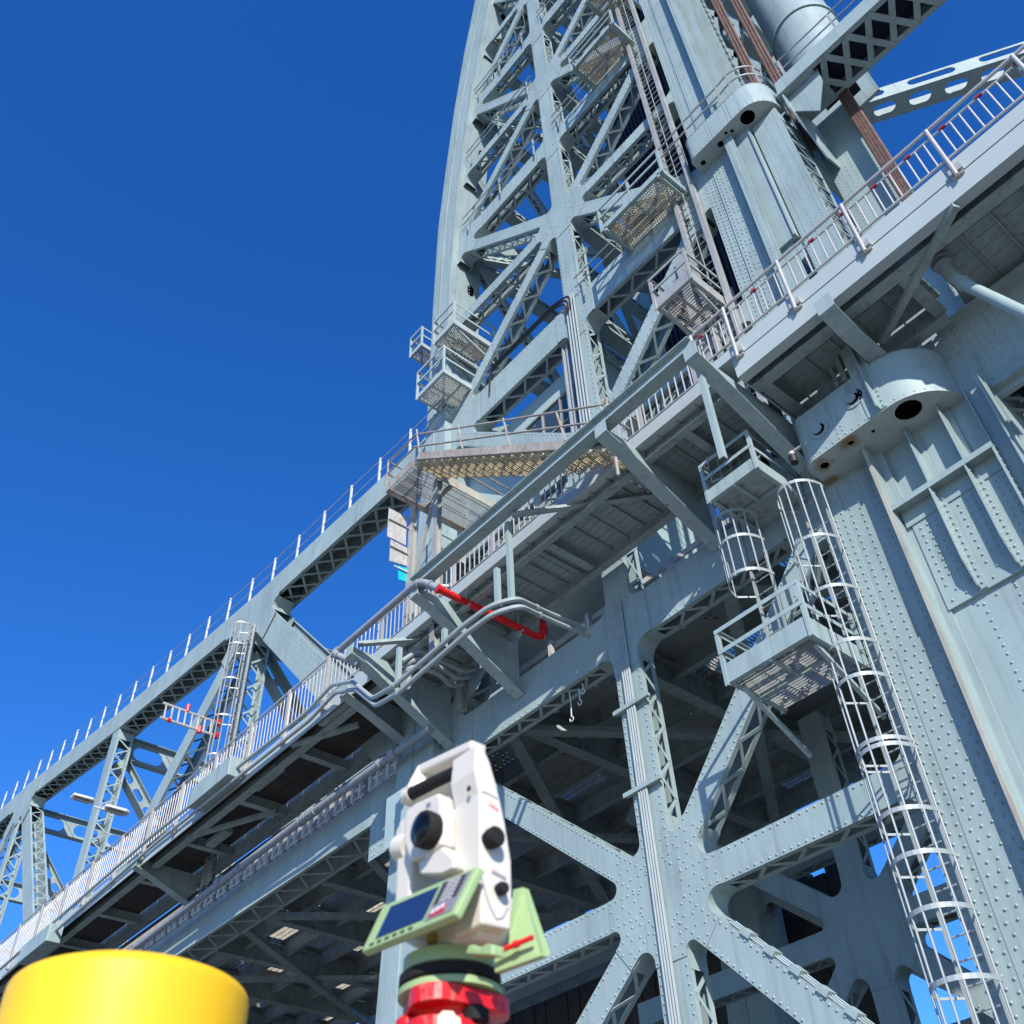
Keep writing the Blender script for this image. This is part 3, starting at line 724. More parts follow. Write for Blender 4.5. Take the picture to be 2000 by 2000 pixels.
for (pa, pb) in (((1000, 1008), (1282, 968)), ((700, 1260), (866, 1247))):
    a, b = atz(*pa, 14.4), atz(*pb, 14.4); g = G(); g.bar(a, b, .13, .02); g.bar(a + Vector((0,0,.06)), b + Vector((0,0,.06)), .02, .12); part('plan_brace', g, M['deckpaint'], walk)
P = []
for x in np.arange(XE, -20, -.16): P += [(x, 12.859, 13.02), (x + .08, 12.859, 13.1)]
# top rail girder in front of the middle length
prt('guard_girder', M['steel'], [(-14.75, -5.95, WY-.12, WY+.16, 14.86, 14.88), (-14.75, -5.95, WY-.01, WY+.01, 14.55, 14.86), (-14.75, -5.95, WY-.12, WY+.16, 14.53, 14.55)])
KEEP_MODE[0] = False
# railings
def rail(pa, pb, r, mat=None, nm='rail'):
    g = G(); g.tube([pa, pb], r, 8); return part(nm, g, mat or M['rail'], walk, smooth=True)
rail((XR0-.7, WY-.06, 14.84), (XE, WY-.06, 14.84), .032); rail((XR0-.7, WY-.04, 14.65), (XE, WY-.04, 14.65), .02); rail((XR0-.7, WY-.04, 13.92), (XE, WY-.04, 13.92), .024)
def shared(nm, g, mat, smooth=True): return mesh(nm, g, mat, smooth)
g = G(); g.tube([(0, 0, 0), (0, 0, .73)], .0165, 6); bal_r = shared('baluster', g, M['rail'])
g = G(); g.tube([(0, 0, 0), (0, 0, 1.42)], .035, 10); g.box(-.09, .12, -.01, .1, .08, .2); g.box(-.1, .1, .03, .08, .02, .3); post_r = shared('post', g, M['rail'])
g = G(); g.ob((0, 0, 0), (.055, 0, 0), (0, .022, 0), (0, 0, .026)); clip = shared('clip', g, M['redclip'])
px = [-.87 + 1.49*k for k in range(3, -1, -1)] + [-2.5, -3.87, -5.11, -5.9]
for x in px: link('post', post_r, walk, (x, WY - .075, 13.42))
xx = np.arange(XR0-.66, XE, .158); n_b = 0
for i, x in enumerate(xx):
    if min(abs(x - p) for p in px) < .05: continue
    link('baluster', bal_r, walk, (x, WY-.04, 13.92)); n_b += 1
    if i % 4 == 1: link('clip', clip, walk, (x + .03, WY-.05, 14.655))
# middle length, seen under the girder
KEEP_MODE[0] = True
rail((-17.6, MY+.02, MZ+.4), (-6.2, MY+.02, MZ+.4), .02); rail((-17.6, MY+.02, MZ+1.28), (-6.2, MY+.02, MZ+1.28), .025)
g = G(); g.tube([(0, 0, 0), (0, 0, .86)], .017, 6); bal_m = shared('baluster', g, M['rail'])
for i, x in enumerate(np.arange(-17.5, -6.2, .18)):
    link('baluster', bal_m, walk, (x, MY+.02, MZ+.41)); n_b += 1
g = G(); g.box(-.05, .05, -.03, .03, 0, 1.0); post_m = shared('post', g, M['rail'], False)
for x in (-17.4, -15.9, -14.4, -12.9, -11.3, -9.7, -8.1, -6.6): link('post', post_m, walk, (x, MY+.05, MZ+.3))
# left length
KEEP_MODE[0] = False
rail((-60, WY-.02, 14.74), (XL0, WY-.02, 14.74), .028); rail((-60, WY, 14.62), (XL0, WY, 14.62), .016); rail((-60, WY, 13.55), (XL0, WY, 13.55), .016)
g = G(); g.tube([(0, 0, 0), (0, 0, 1.07)], .016, 5); bal_l = shared('baluster', g, M['rail'])
g = G(); g.box(-.045, .045, -.04, .04, -.35, 1.24); g.box(-.07, .07, -.06, .03, -.35, -.1); post_l = shared('post', g, M['rail'], False)
PL = [at(px_, py_, 10.).x for px_, py_ in ((645,1286),(569,1351),(495,1417),(426,1478),(362,1529),(301,1583),(243,1634),(185,1685))] + [-34.9 - 2.15*k for k in range(12)]
PL = [x for x in PL if x < XL0 + .3]
for x in PL: link('post', post_l, walk, (x, WY-.03, 13.5))
rest = G()
for x in np.arange(XL0-.05, -60, -.182):
    if n_b < 298: link('baluster', bal_l, walk, (x, WY, 13.55)); n_b += 1
    else: rest.tube([(x, WY, 13.55), (x, WY, 14.62)], .016, 4, False)
part('baluster', rest, M['rail'], walk, kind='stuff')
# knee brackets
def bracket(x, zt, zi, yi=12.97, wdt=.3, nm='knee_bracket'):
    g = G(); P = [(WY-.1, zt), (WY-.1, zt-.28), (WY+.35, zt-.42), (yi, zi), (yi, zt-.05)]
    g.prism([P], (x-.011, 0, 0), Y_, Z, X, .022)
    d = Vector((0, yi - WY - .35, zi - zt + .42)); a = Vector((x, WY+.35, zt-.432)); g.bar(a, a + d, wdt, .022)
    g.bar((x, WY-.1, zt-.29), (x, WY+.35, zt-.432), wdt, .022); g.box(x-wdt/2, x+wdt/2, WY-.125, WY-.102, zt-.30, zt+.04)
    if yi > 12.5: g.box(x-.15, x-.011, 12.2, 12.215, zt-.9, zt-.1); g.box(x-wdt/2, x-.011, yi-.25, yi-.235, zi+.03, zt-.1)
    o = part(nm, g, M['steel'], walk)
    if yi < 12.5: return
    Pv = [(x-.012, 12.8, z) for z in np.arange(zi+.1, zt-.1, .12)] + [(x-.012, 12.68, z) for z in np.arange(zi+.15, zt-.1, .12)]
    rivets(o, Pv, (-1,0,0), .025, far=True)
    rivets(o, [(x+.012, 12.8, z) for z in np.arange(zi+.1, zt-.1, .12)], (1,0,0), .025, far=True)
KEEP_MODE[0] = True
bracket(-5.96, 14.55, 13.1); bracket(-8.34, 14.55, 13.0); bracket(-14.53, 14.52, 12.75); bracket(-17.2, 14.4, 12.7)
KEEP_MODE[0] = False
for p in ((680, 1351), (262, 1722)):
    bracket(at(*p, WY).x, 13.3, 12.25, yi=YL)
bracket(-3.4, 13.1, 12.62, yi=11.3); bracket(-49, 13.3, 12.25, yi=YL)
KEEP_MODE[0] = True
# hangers between the fascia and the knee brackets
for p, q in (((990, 1020), (1000, 1180)), ((968, 1110), (974, 1190)), ((1358, 700), (1365, 940)), ((866, 1228), (868, 1270)), ((778, 1265), (777, 1340))):
    a = at(*p, 10.2); b = at(*q, 10.3); b.x = a.x; b.y = a.y
    g = G(); g.box(a.x-.05, a.x+.05, a.y-.02, a.y, b.z, a.z); g.box(a.x+.03, a.x+.05, a.y, a.y+.09, b.z, a.z); part('hanger_strap', g, M['steel'], walk)
g = G()
for k in range(7): g.box(-6.9 + .1*k, -6.87 + .1*k, MY+.3, MY+.32, 15.0, 15.7)
part('gate_bar', g, M['rail'], walk, kind='stuff')

KEEP_MODE[0] = False
for o in list(COL.objects):
    if o.parent == walk and o.name not in KEEP: o.location = o.location * KW; o.scale = (KW, KW, KW)
    elif o.parent and o.parent.parent == walk and o.parent.name not in KEEP: o.matrix_parent_inverse = Matrix.Identity(4)
# pipes and conduits
def pipe(label, name, cat, pts, r, mat, n=10, group=None, coll=()):
    t = thing(name, label, cat, pts[0], group); g = G()
    P = [Vector(p) for p in pts]; Q = [P[0]]
    for i in range(1, len(P)-1):       # round the corners
        a, b, c = P[i-1], P[i], P[i+1]; e = min(.45*(a-b).length, .45*(c-b).length, max(4*r, .22))
        p, q = b + (a-b).normalized()*e, b + (c-b).normalized()*e
        Q += [((1-s)**2)*p + 2*s*(1-s)*b + s*s*q for s in (0, .2, .4, .6, .8, 1)]
    Q.append(P[-1]); g.tube(Q, r, n); part('pipe_run', g, mat, t, smooth=True)
    for f in coll:
        k = int(f * (len(Q)-1)); u = f*(len(Q)-1) - k; c = Q[k].lerp(Q[min(k+1, len(Q)-1)], u); d = (Q[min(k+1, len(Q)-1)] - Q[max(k,0)]).normalized() if k < len(Q)-1 else (Q[-1]-Q[-2]).normalized()
        g = G(); g.tube([c - d*r*.5, c + d*r*.5], r*1.28, n); part('coupling', g, mat, t)
    return t
A0 = Vector((-17.75, 9.86, 14.52)); A1 = Vector((-14.35, 9.86, 14.5))
pe = atx(1063, 1250, -13.6); pu = atx(1053, 1200, -13.6); pu.y = pe.y
pm = at(856, 1150, 9.98)
pipe('grey water pipe along the outside of the footway guard, elbowed at both ends', 'water_pipe', 'pipe', [atx(700, 1298, -17.2), atx(655, 1277, -17.75), A0, A1 + Vector((.1, 0, 0)), pm], .085, M['grey'], 14, coll=(.05, .14, .24, .42, .62, .78, .96))
t = pipe('bright red fire main pipe under the footway with an upturned elbow', 'fire_pipe', 'pipe', [pm, pe, pu], .085, M['red'], 16, coll=(.0, .5, .72, .86, .99))
g = G()
for f in (.25, .75): c = pm.lerp(pe, f); g.tube([c + Vector((0,0,-.16)), c + Vector((0,0,.5))], .015, 6); g.box(c.x-.16, c.x+.16, c.y-.02, c.y+.02, c.z-.16, c.z-.13)
part('pipe_hanger', g, M['galv'], t)
def PX(L): return [at(a, b, y) for a, b, y in L]
for k, dz in ((0, 0), (1, .0)):
    o = (0, 0) if k == 0 else (6, 15)
    L = [(0+o[0], 1893+o[1], 10.75), (300+o[0], 1630+o[1], 10.75), (600+o[0], 1390+o[1], 10.75), (648+o[0], 1338+o[1], 10.7), (688+o[0], 1331+o[1], 10.5), (728+o[0], 1364+o[1], 10.2), (770+o[0], 1340+o[1], 9.9), (905+o[0], 1222+o[1], 9.85), (958+o[0], 1183+o[1], 9.9), (1010+o[0], 1168+o[1], 10.2), (1060+o[0], 1192+o[1], 11.2), (1145+o[0], 1228+o[1], 12.6)]
    pipe(('upper' if k == 0 else 'lower') + ' of the two grey conduits arching out past the red pipe', 'conduit', 'conduit', PX(L), .055, M['conduit'], 8, 'conduits along the footway edge', coll=(.1, .3, .55, .9))
for k in range(3):
    pipe(['topmost', 'middle', 'lowest'][k] + ' of three short grey conduits bending under the footway behind the knee bracket', 'conduit', 'conduit', PX([(785 - 6*k, 1292 + 12*k, 10.3), (815, 1272 + 14*k, 10.8), (860, 1290 + 14*k, 11.6), (905 - 12*k, 1312 + 14*k, 12.3), (925 - 10*k, 1308 + 14*k, 12.7)]), .06, M['conduit'], 8, 'conduits along the footway edge')
pipe('long grey pipe slung below the footway along the bottom chord', 'drain_pipe', 'pipe', PX([(250, 1862, 12.35), (600, 1594, 12.35), (843, 1420, 12.35)]), .11, M['grey'], 12, coll=(.1, .2, .34, .46, .58, .7, .82, .94))
for a, lab in (((770, 1472), 'thick round clamp on the grey pipe nearest the knee bracket'), ((430, 1722), 'thick round clamp on the grey pipe low at left')):
    c = at(*a, 12.35); g = G(); g.tube([c + Vector((-.12, 0, 0)), c + Vector((.12, 0, 0))], .17, 12)
    tag(part('pipe_clamp', g, M['grey'], None), lab, 'clamp', 'clamps on the long grey pipe')
# drain with branch at the right under the walkway
D0 = atz(1838, 510, 14.7); D1 = D0 + Vector((0, .1, -.35)); D2 = atx(1893, 560, D0.x + .12); D2 = at(1893, 560, D0.y - .05); D3 = at(2060, 640, D0.y - .35)
t = pipe('grey drain pipe with a flanged elbow and branch under the right footway', 'drain_pipe', 'pipe', [D0, D1, D2, D3, Vector((D3.x + .35, 13.22, D3.z - .1))], .1, M['steel'], 16, coll=(.02, .42, .7, .9))
g = G(); g.tube([D2.lerp(D3, .72), D2.lerp(D3, .6) + Vector((.3, .35, .25))], .11, 14); part('branch', g, M['grey'], t, smooth=True)
g = G(); g.tube([D0 + Vector((0, 0, -.05)), D0], .2, 14); g.tube([D0 + Vector((0, 0, -.16)), D0 + Vector((0, 0, -.12))], .17, 14); part('flange', g, M['grey'], t)
# lamp boxes on and under the left footway
for i, (p, lab) in enumerate((((420, 1530), 'grey lamp box clamped outside the left railing, the upper one'), ((76, 1845), 'grey lamp box clamped outside the left railing, the lower one'))):
    c = at(*p, 10.7); t = thing('lamp_box', lab, 'lamp box', c, 'lamp boxes on the footway edge')
    w_ = 1.25 if i == 0 else 1.4
    g = G(); g.prism([[(-w_, -.32), (w_, -.32), (w_, .3), (-w_, .3)]], c + Vector((0, -.2, 0)), X, Z, Y_, .5); part('housing', g, M['steel'], t, bev=.02)
    g = G(); g.box(c.x-w_+.1, c.x+w_-.1, c.y-.1, c.y+.2, c.z-.335, c.z-.32); part('lens', g, M['deckpaint'], t)
for p, lab in (((522, 1520), 'long grey light under the footway planks beside the upper lamp box'), ((424, 1640), 'square grey light under the left footway planks'), ((660, 1393), 'grey light under the footway planks near the knee bracket')):
    c = atz(*p, 14.5); t = thing('underside_light', lab, 'light', c, 'lights under the footway')
    g = G(); g.box(c.x-.75, c.x+.75, c.y-.16, c.y+.16, c.z-.06, c.z+.12); part('housing', g, M['steel'], t, bev=.02)
    g = G(); g.box(c.x-.65, c.x+.65, c.y-.12, c.y+.12, c.z-.075, c.z-.062); g.box(c.x-.03, c.x+.03, c.y-.03, c.y+.03, c.z+.12, 14.75); part('lens', g, M['deckpaint'], t)
# strip light under the right footway
a, b = atz(1790, 468, 14.6), atz(1850, 425, 14.6)
t = thing('strip_light', 'long cream strip light under the right footway', 'light', a)
g = G(); g.bar(a, b, .13, .09); g.bar(a + Vector((.1, .28, 0)), b + Vector((-.25, .28, 0)), .1, .08); part('housing', g, M['sign'], t)

# vertical conduits on the centre post, with strap channels
for k in range(4):
    x = -11.27 + .062*k
    pipe(['leftmost', 'second from left', 'third from left', 'rightmost'][k] + ' of four thin grey conduits down the lower centre post', 'conduit', 'conduit', [(x, 12.93, -3), (x, 12.93, 13.35)], .028, M['conduit'], 6, 'conduits on the centre post')
for z in (10.75, 8.95, 4.6):
    g = G(); g.box(-11.62, -10.68, 12.9, 12.975, z-.02, z+.05); g.box(-11.64, -10.66, 12.88, 12.9, z-.03, z+.06)
    part('strap_channel', g, M['steel'], tower)
for k in range(3):
    z = 25.35 + .1*k
    pipe(['lowest', 'middle', 'topmost'][k] + ' of three black cables along the strut above the cabin window', 'cable', 'cable', [(-15.2, 12.9, 24.7 - .1*k), (-15.1, 12.88, z), (-12.0, 12.86, z), (-11.5 + .1*k, 12.87, z - .25), (-11.5 + .1*k, 12.87, z - .9)], .032, M['cable'], 6, 'black cables on the tower')
for k in range(4):
    pipe(['leftmost', 'second from left', 'third from left', 'rightmost'][k] + ' of four grey conduits down the upper centre post', 'conduit', 'conduit', [(-11.5 + .11*k, 12.9, 25.3), (-11.5 + .11*k, 12.9, 16)], .03, M['conduit'], 6, 'conduits on the centre post, upper')
for k in range(2):
    pipe(['left', 'right'][k] + ' of two grey vertical conduits in front of the cabin window', 'conduit', 'conduit', [(-12.1 + .16*k, 13.2, 24.0), (-12.1 + .16*k, 13.2, 18.2)], .06, M['grey'], 8, 'conduits by the cabin window')
# bundle of pipes along the lower right diagonal
for k in range(3):
    a, b = Vector((-10.0, 12.98, 5.84)), Vector((-5.6, 12.98, 1.3)); o = Vector((.19 + .012*k, .03 + .06*k, .20 + .012*k))
    pipe(['front', 'middle', 'rear'][k] + ' of three thin cables lying on the lower right diagonal brace', 'cable', 'cable', [a + o, b + o], .016, M['steel2'], 6, 'cables on the lower diagonal')
g = G()
for s in np.arange(.06, 1, .085): c = Vector((-10.0, 13.06, 5.84)).lerp(Vector((-5.6, 13.06, 1.3)), s) + Vector((.205, 0, .21)); g.ob(c, Vector((.075, 0, -.075)), Vector((.035, 0, .035)), Vector((0, .1, 0)))
part('cable_cleat', g, M['steel'], tower, kind='stuff')
# hooks on lines hanging under the top strut
t = thing('hook_lines', 'short white rope lines with hooks hanging under the tower strut', 'rope hook', at(1115, 1375, 12.9))
for (p, L) in (((1112, 1352), .62), ((1130, 1345), .3), ((1137, 1335), .15)):
    a = at(*p, 12.95); g = G(); g.tube([a, a + Vector((.02, 0, -L*.5)), a + Vector((0, 0, -L))], .014, 5)
    g.tube([a + Vector((0, 0, -L)) + .055*Vector((math.sin(q), 0, -1 + math.cos(q))) for q in np.linspace(0, 5.3, 12)], .013, 5)
    part('line', g, M['white'], t)

t = thing('hatch_ladder', 'short grey ladder dropping from the right footway onto the bearing housing', 'ladder', (-4.6, 12.55, 13.9))
q0 = [at(1350 + a/2.972, 500 + b/2.972, 12.5) for a, b in ((760, 560), (850, 750), (885, 490), (965, 660), (790, 470), (905, 720))]
for a, b in ((q0[0], q0[1]), (q0[2], q0[3])):
    g = G(); g.box(b.x-.03, b.x+.03, 12.48, 12.54, 13.85, 15.0); part('stile', g, M['cage'], t)
for k in range(4):
    g = G(); z = 14.0 + .24*k; g.tube([(q0[1].x, 12.51, z), (q0[3].x, 12.51, z)], .018, 6); part('rung', g, M['cage'], t)
g = G(); g.box(q0[5].x-.05, q0[5].x+.05, 12.4, 12.46, 13.86, 15.0); part('hand_post', g, M['galv'], t)
c = at(1548, 892, 12.1)
t = thing('work_light', 'small dark lamp at the left end of the lower bearing housing', 'lamp', c)
g = G(); g.tube([c + Vector((0, 0, -.16)), c + Vector((0, 0, .02))], .075, 12); part('lamp_body', g, M['cable'], t, smooth=True)
g = G(); g.tube([c + Vector((0, 0, .02)), c + Vector((0, 0, .1))], .06, 12); g.box(c.x-.02, c.x+.25, c.y, c.y+.05, c.z+.1, c.z+.14); part('lamp_cap', g, M['galv'], t)
# ------------------------------------------------------------------ right column: lift guide column of the tower
colm = thing('guide_column', 'massive riveted column with flanged ribs and rounded bearing housings at right', 'column', (-4.5, 13, -2))
def cpart(nm, mat, boxes, **kw):
    g = G()
    for b in boxes: g.box(*b)
    return part(nm, g, mat, colm, **kw)
ZP = at(1884.8, 1178, 13).z
ZD = at(1748, 991, 12.74).z
base = cpart('web_plate', M['steel'], [(-4.6, -2.55, 13.02, 14.2, -4.5, ZP), (-4.6, -2.55, 13.0, 14.2, ZP, ZD), (-4.6, -2.55, 13.1, 14.2, ZD, 13.6)])
fp = cpart('face_plate', M['steel'], [(-4.62, -2.9, 12.955, 13.0, ZP, ZD)])
fl = cpart('cover_plate', M['steel'], [(-5.62, -4.76, 12.945, 12.98, -4.5, 8.9), (-6.1, -5.62, 12.955, 12.98, -4.5, 12.6)])
cpart('rib', M['steel'], [(-4.76, -4.735, 12.70, 13.1, -4.5, 12.67)])
cpart('rib_edge', M['rustedge'], [(-4.80, -4.74, 12.66, 12.70, -4.5, 12.67)])
for x in (-4.04, -3.39, -2.9):
    g = G(); zt = ZD; zb = ZP + .02
    g.prism([[(12.955, zb), (12.955, zt), (12.72, zt), (12.72, zb + .5), (12.85, zb + .05)]], (x-.012, 0, 0), Y_, Z, X, .024)
    g.box(x-.012, x+.1, 12.925, 12.955, zb, zt)
    rb = part('rib', g, M['steel'], colm)
    rivets(rb, row((x+.0125, 12.80, zb+.3), (x+.0125, 12.80, zt), .14), (1, 0, 0), .02)
    rivets(rb, row((x+.055, 12.924, zb+.1), (x+.055, 12.924, zt-.1), .13), (0, -1, 0), .028)
    cpart('rib', M['steel'], [(x-.012, x+.012, 12.82, 13.1, ZD+.03, 12.67), (x+.012, x+.1, 13.07, 13.1, ZD+.03, 12.67)])
g = G(); g.box(-4.735, -2.88, 12.72, 13.1, ZD, ZD+.025); g.box(-4.735, -2.88, 12.715, 12.735, ZD-.05, ZD+.06); g.box(-4.7, -2.95, 12.93, 12.955, ZD-.35, ZD-.002); part('diaphragm', g, M['steel'], colm)
cpart('end_flange', M['steel'], [(-2.9, -2.55, 12.9, 12.93, -4.5, 12.6), (-2.60, -2.57, 12.6, 12.9, -4.5, 12.6)])
# rivet fields
P = []
zz = np.arange(-2.5, 12.6, .155)
for i, z in enumerate(zz):
    for j, x in enumerate((-5.52, -5.36, -5.2, -5.04, -4.88)):
        if z < 8.85:
            P.append((x + (.05 if i % 2 else 0), 12.944, z))
        else: P.append((x + .03*(j % 2), 12.979, z + .04*(j % 2)))
    P += [(-5.68, 12.954, z), (-5.82, 12.954, z + .07)] if i % 1 == 0 else []
    P += [(-6.02, 12.954, z)]
rivets(fl, P, (0, -1, 0), .026)
P = []
for i, z in enumerate(np.arange(ZP + .12, ZD - .45, .15)):
    for x0 in (-4.62, -3.93, -3.28):
        for j, dx in enumerate((.12, .24, .36, .48)):
            if x0 == -3.28 and dx > .3: continue
            if (i + j) % 2 == 0 or z > ZD - 1.6: P.append((x0 + dx, 12.954, z))
rivets(fp, P, (0, -1, 0), .027)
P = []
for z in np.arange(-2.5, ZP - .1, .15): P += [(-4.12, 13.019, z), (-3.6, 13.019, z), (-4.62, 13.019, z)]
for x in np.arange(-4.5, -2.9, .15): P.append((x, 13.019, ZP - .12)) if int(x*100) % 2 else None
rivets(base, P, (0, -1, 0), .025)

# bearing housings (stadium-nosed boxes)
def housing(x0, x1, yf, yb, z0, z1, rl, rr, holes, ports, bulge, lab):
    n = 10; o = [(x1 - .0, yb)]
    pts = [(x0, yb)]
    pts += [(x0 + rl - rl*math.cos(a), yf + rl - rl*math.sin(a)) for a in np.linspace(0, math.pi/2, n)]
    if bulge is None:
        cx, cy = x1 - rr, yf + rr
        pts += [(cx + rr*math.sin(a), cy - rr*math.cos(a)) for a in np.linspace(0, math.pi/2, n)] + [(x1, yb)]
    else:
        cx, cy, rb = bulge
        pts += [(cx - rb, yf)] + [(cx - rb*math.cos(a), cy - rb*math.sin(a)) for a in np.linspace(.45, math.pi, 16)] + [(cx + rb, yb)]
    bottom = [circ(hx, hy, hr, 14) for hx, hy, hr in holes]
    g = G(); g.prism([pts] + bottom, (0, 0, z0), X, Y_, Z, .025); hb = part('housing_bottom', g, M['boxsteel'], colm)
    g = G(); cl = [Vector((*pts[0], 0))]
    for p in pts[1:]:
        if (Vector((*p, 0)) - cl[-1]).length > .004: cl.append(Vector((*p, 0)))
    m_ = len(cl); V = []
    for i, c in enumerate(cl):
        d = (cl[min(i+1, m_-1)] - cl[max(i-1, 0)]).normalized(); q = c + Vector((-d.y, d.x, 0))*.03
        V += [c + Z*(z0+.026), c + Z*z1, q + Z*(z0+.026), q + Z*z1]
    F = []
    for i in range(m_-1):
        a_, b_ = 4*i, 4*(i+1); F += [(a_, b_, b_+1, a_+1), (b_+2, a_+2, a_+3, b_+3), (a_+1, b_+1, b_+3, a_+3), (b_, a_, a_+2, b_+2)]
    g.add(V, F)
    sh = part('housing_shell', g, M['steel'], colm, smooth=True)
    g = G(); g.prism([pts], (0, 0, z1 - .03), X, Y_, Z, .025); g.box(x0 + .1, x1 - .1, yb - .1, yb, z0 + .1, z1 - .1); part('housing_top', g, M['steel'], colm)
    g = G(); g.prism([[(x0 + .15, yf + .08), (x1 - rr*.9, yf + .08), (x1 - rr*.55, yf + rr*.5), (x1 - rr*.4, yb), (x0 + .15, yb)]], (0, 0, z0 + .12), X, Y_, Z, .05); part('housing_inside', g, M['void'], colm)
    P = [];Q = []
    per = [Vector((*p, 0)) for p in pts[1:-1]]
    for i in range(len(per)-1):
        m = per[i]; L = (per[i+1] - m).length
        for k in range(max(1, int(L/.13))):
            c = m + (per[i+1]-m)*(k/max(1, int(L/.13))); d = (per[i+1]-m).normalized(); nn = Vector((d.y, -d.x, 0))
            P.append((c + Z*(z0+.07), nn)); P.append((c + Z*(z1-.07), nn)); Q.append(c - nn*.07 + Z*(z0-.001))
    for xs_ in (x0 + (x1-x0)*.3, x0 + (x1-x0)*.56):
        rivets(sh, [(xs_ + dx, yf - .001, z) for z in np.arange(z0 + .2, z1 - .15, .11) for dx in (0, .1)], (0, -1, 0), .02)
    by = {}
    for c, nn in P: by.setdefault((round(nn.x, 1), round(nn.y, 1)), []).append(c)
    for kx, cs in by.items(): rivets(sh, cs, (*kx, 0), .027, far=True)
    rivets(hb, Q + [Vector((x, yb - .08, z0-.001)) for x in np.arange(x0+.1, x1-.1, .12)], (0, 0, -1), .025, M['boxsteel'], far=True)
    for (px_, pz_, r) in ports:
        g = G(); g.lathe((px_, yf, pz_), [(r, 0), (r, -.02), (r*.62, -.02), (r*.60, -.001)], 24, (0, 1, 0)); part('port_flange', g, M['steel'], colm, smooth=True)
        g = G(); g.lathe((px_ - .024, yf - .06, pz_ + .02), [(0.001, 0), (r*.47, 0), (r*.5, .006), (r*.5, .036)], 24, (0, 1, 0)); part('port_cap', g, M['steel'], colm, smooth=True)
        g = G(); g.lathe((px_, yf - .023, pz_), [(.001, 0), (r*.61, 0), (r*.61, .002)], 24, (0, 1, 0)); part('port_shade_disc', g, M['void'], colm)  # black disc paints the shade inside the port; offset cap leaves a crescent
        rivets(sh, [(px_ + r*.82*math.cos(q), yf-.02, pz_ + r*.82*math.sin(q)) for q in np.arange(0, 6.2, .52)], (0, -1, 0), .014)
    return sh, hb
m = paint('housing_underside_paint', (0.34, 0.40, 0.385), 0.45, 0.07, 0.9, 0.004)
n_ = m.node_tree; b_ = n_.nodes['Principled BSDF']; src = b_.inputs['Base Color'].links[0].from_socket
for (cx, cy, cz, rad) in ((-4.83, 12.35, 12.67, .26), (-5.46, 12.45, 12.67, .2), (-5.62, 12.9, 12.67, .2)):
    geo = n_.nodes.new('ShaderNodeTexCoord'); vm = n_.nodes.new('ShaderNodeVectorMath'); vm.operation = 'DISTANCE'; vm.inputs[1].default_value = (cx, cy, cz)
    no = n_.nodes.new('ShaderNodeTexNoise'); no.inputs['Scale'].default_value = 6; no.inputs['Detail'].default_value = 6
    n_.links.new(geo.outputs['Object'], no.inputs['Vector']); n_.links.new(geo.outputs['Object'], vm.inputs[0])
    mm = n_.nodes.new('ShaderNodeMath'); mm.operation = 'MULTIPLY_ADD'; mm.inputs[1].default_value = -.34; n_.links.new(no.outputs['Fac'], mm.inputs[0]); n_.links.new(vm.outputs['Value'], mm.inputs[2])
    mr = n_.nodes.new('ShaderNodeMapRange'); mr.inputs[1].default_value = rad - .17; mr.inputs[2].default_value = -.1; mr.inputs[3].default_value = 0; mr.inputs[4].default_value = .85; n_.links.new(mm.outputs[0], mr.inputs[0])
    mx = n_.nodes.new('ShaderNodeMix'); mx.data_type = 'RGBA'; mx.inputs[7].default_value = (.20, .10, .025, 1); n_.links.new(mr.outputs[0], mx.inputs[0]); n_.links.new(src, mx.inputs[6]); src = mx.outputs[2]
n_.links.new(src, b_.inputs['Base Color']); M['boxsteel'] = m
housing(-5.74, -2.97, 12.22, 13.25, 12.67, 13.86, .28, .97, [(-3.75, 12.57, .235), (-4.83, 12.42, .055), (-5.46, 12.5, .085), (-4.42, 12.5, .04)],
        [(-4.42, 13.34, .2), (-5.2, 13.22, .2)], None, 'lower')
g = G(); g.box(-4.06, -4.035, 12.06, 12.24, 12.7, 14.6); g.box(-4.035, -3.93, 12.2, 12.235, 12.7, 14.6); g.box(-4.3, -4.06, 12.2, 12.235, 12.7, 14.6)
st = part('stiffener', g, M['steel'], colm); rivets(st, row((-3.98, 12.199, 12.75), (-3.98, 12.199, 14.3), .12) + row((-4.18, 12.199, 12.75), (-4.18, 12.199, 14.3), .12), (0,-1,0), .026)
housing(-6.02, -3.5, 12.43, 13.35, 25.0, 26.1, .2, .72, [(-4.22, 12.72, .2), (-4.72, 12.68, .05), (-4.86, 12.6, .045), (-5.15, 12.72, .09), (-5.8, 12.75, .075)], [], None, 'upper')
# guard rail on the upper housing
g = G()
for h in (.55, 1.05):
    pts = [(-6.9, 12.55, 26.15+h), (-5.9, 12.5, 26.15+h), (-4.55, 12.48, 26.15+h)] + [(-4.22 + .7*math.sin(a), 13.15 - .7*math.cos(a), 26.15+h) for a in np.linspace(0, 1.5, 10)]
    g.tube(pts, .03, 6)
for x, y in ((-6.9, 12.55), (-5.85, 12.5), (-4.6, 12.48), (-4.2, 12.46), (-3.6, 12.85)): g.box(x-.03, x+.03, y-.02, y+.02, 26.1, 27.2)
part('guard_rail', g, M['galv'], colm)

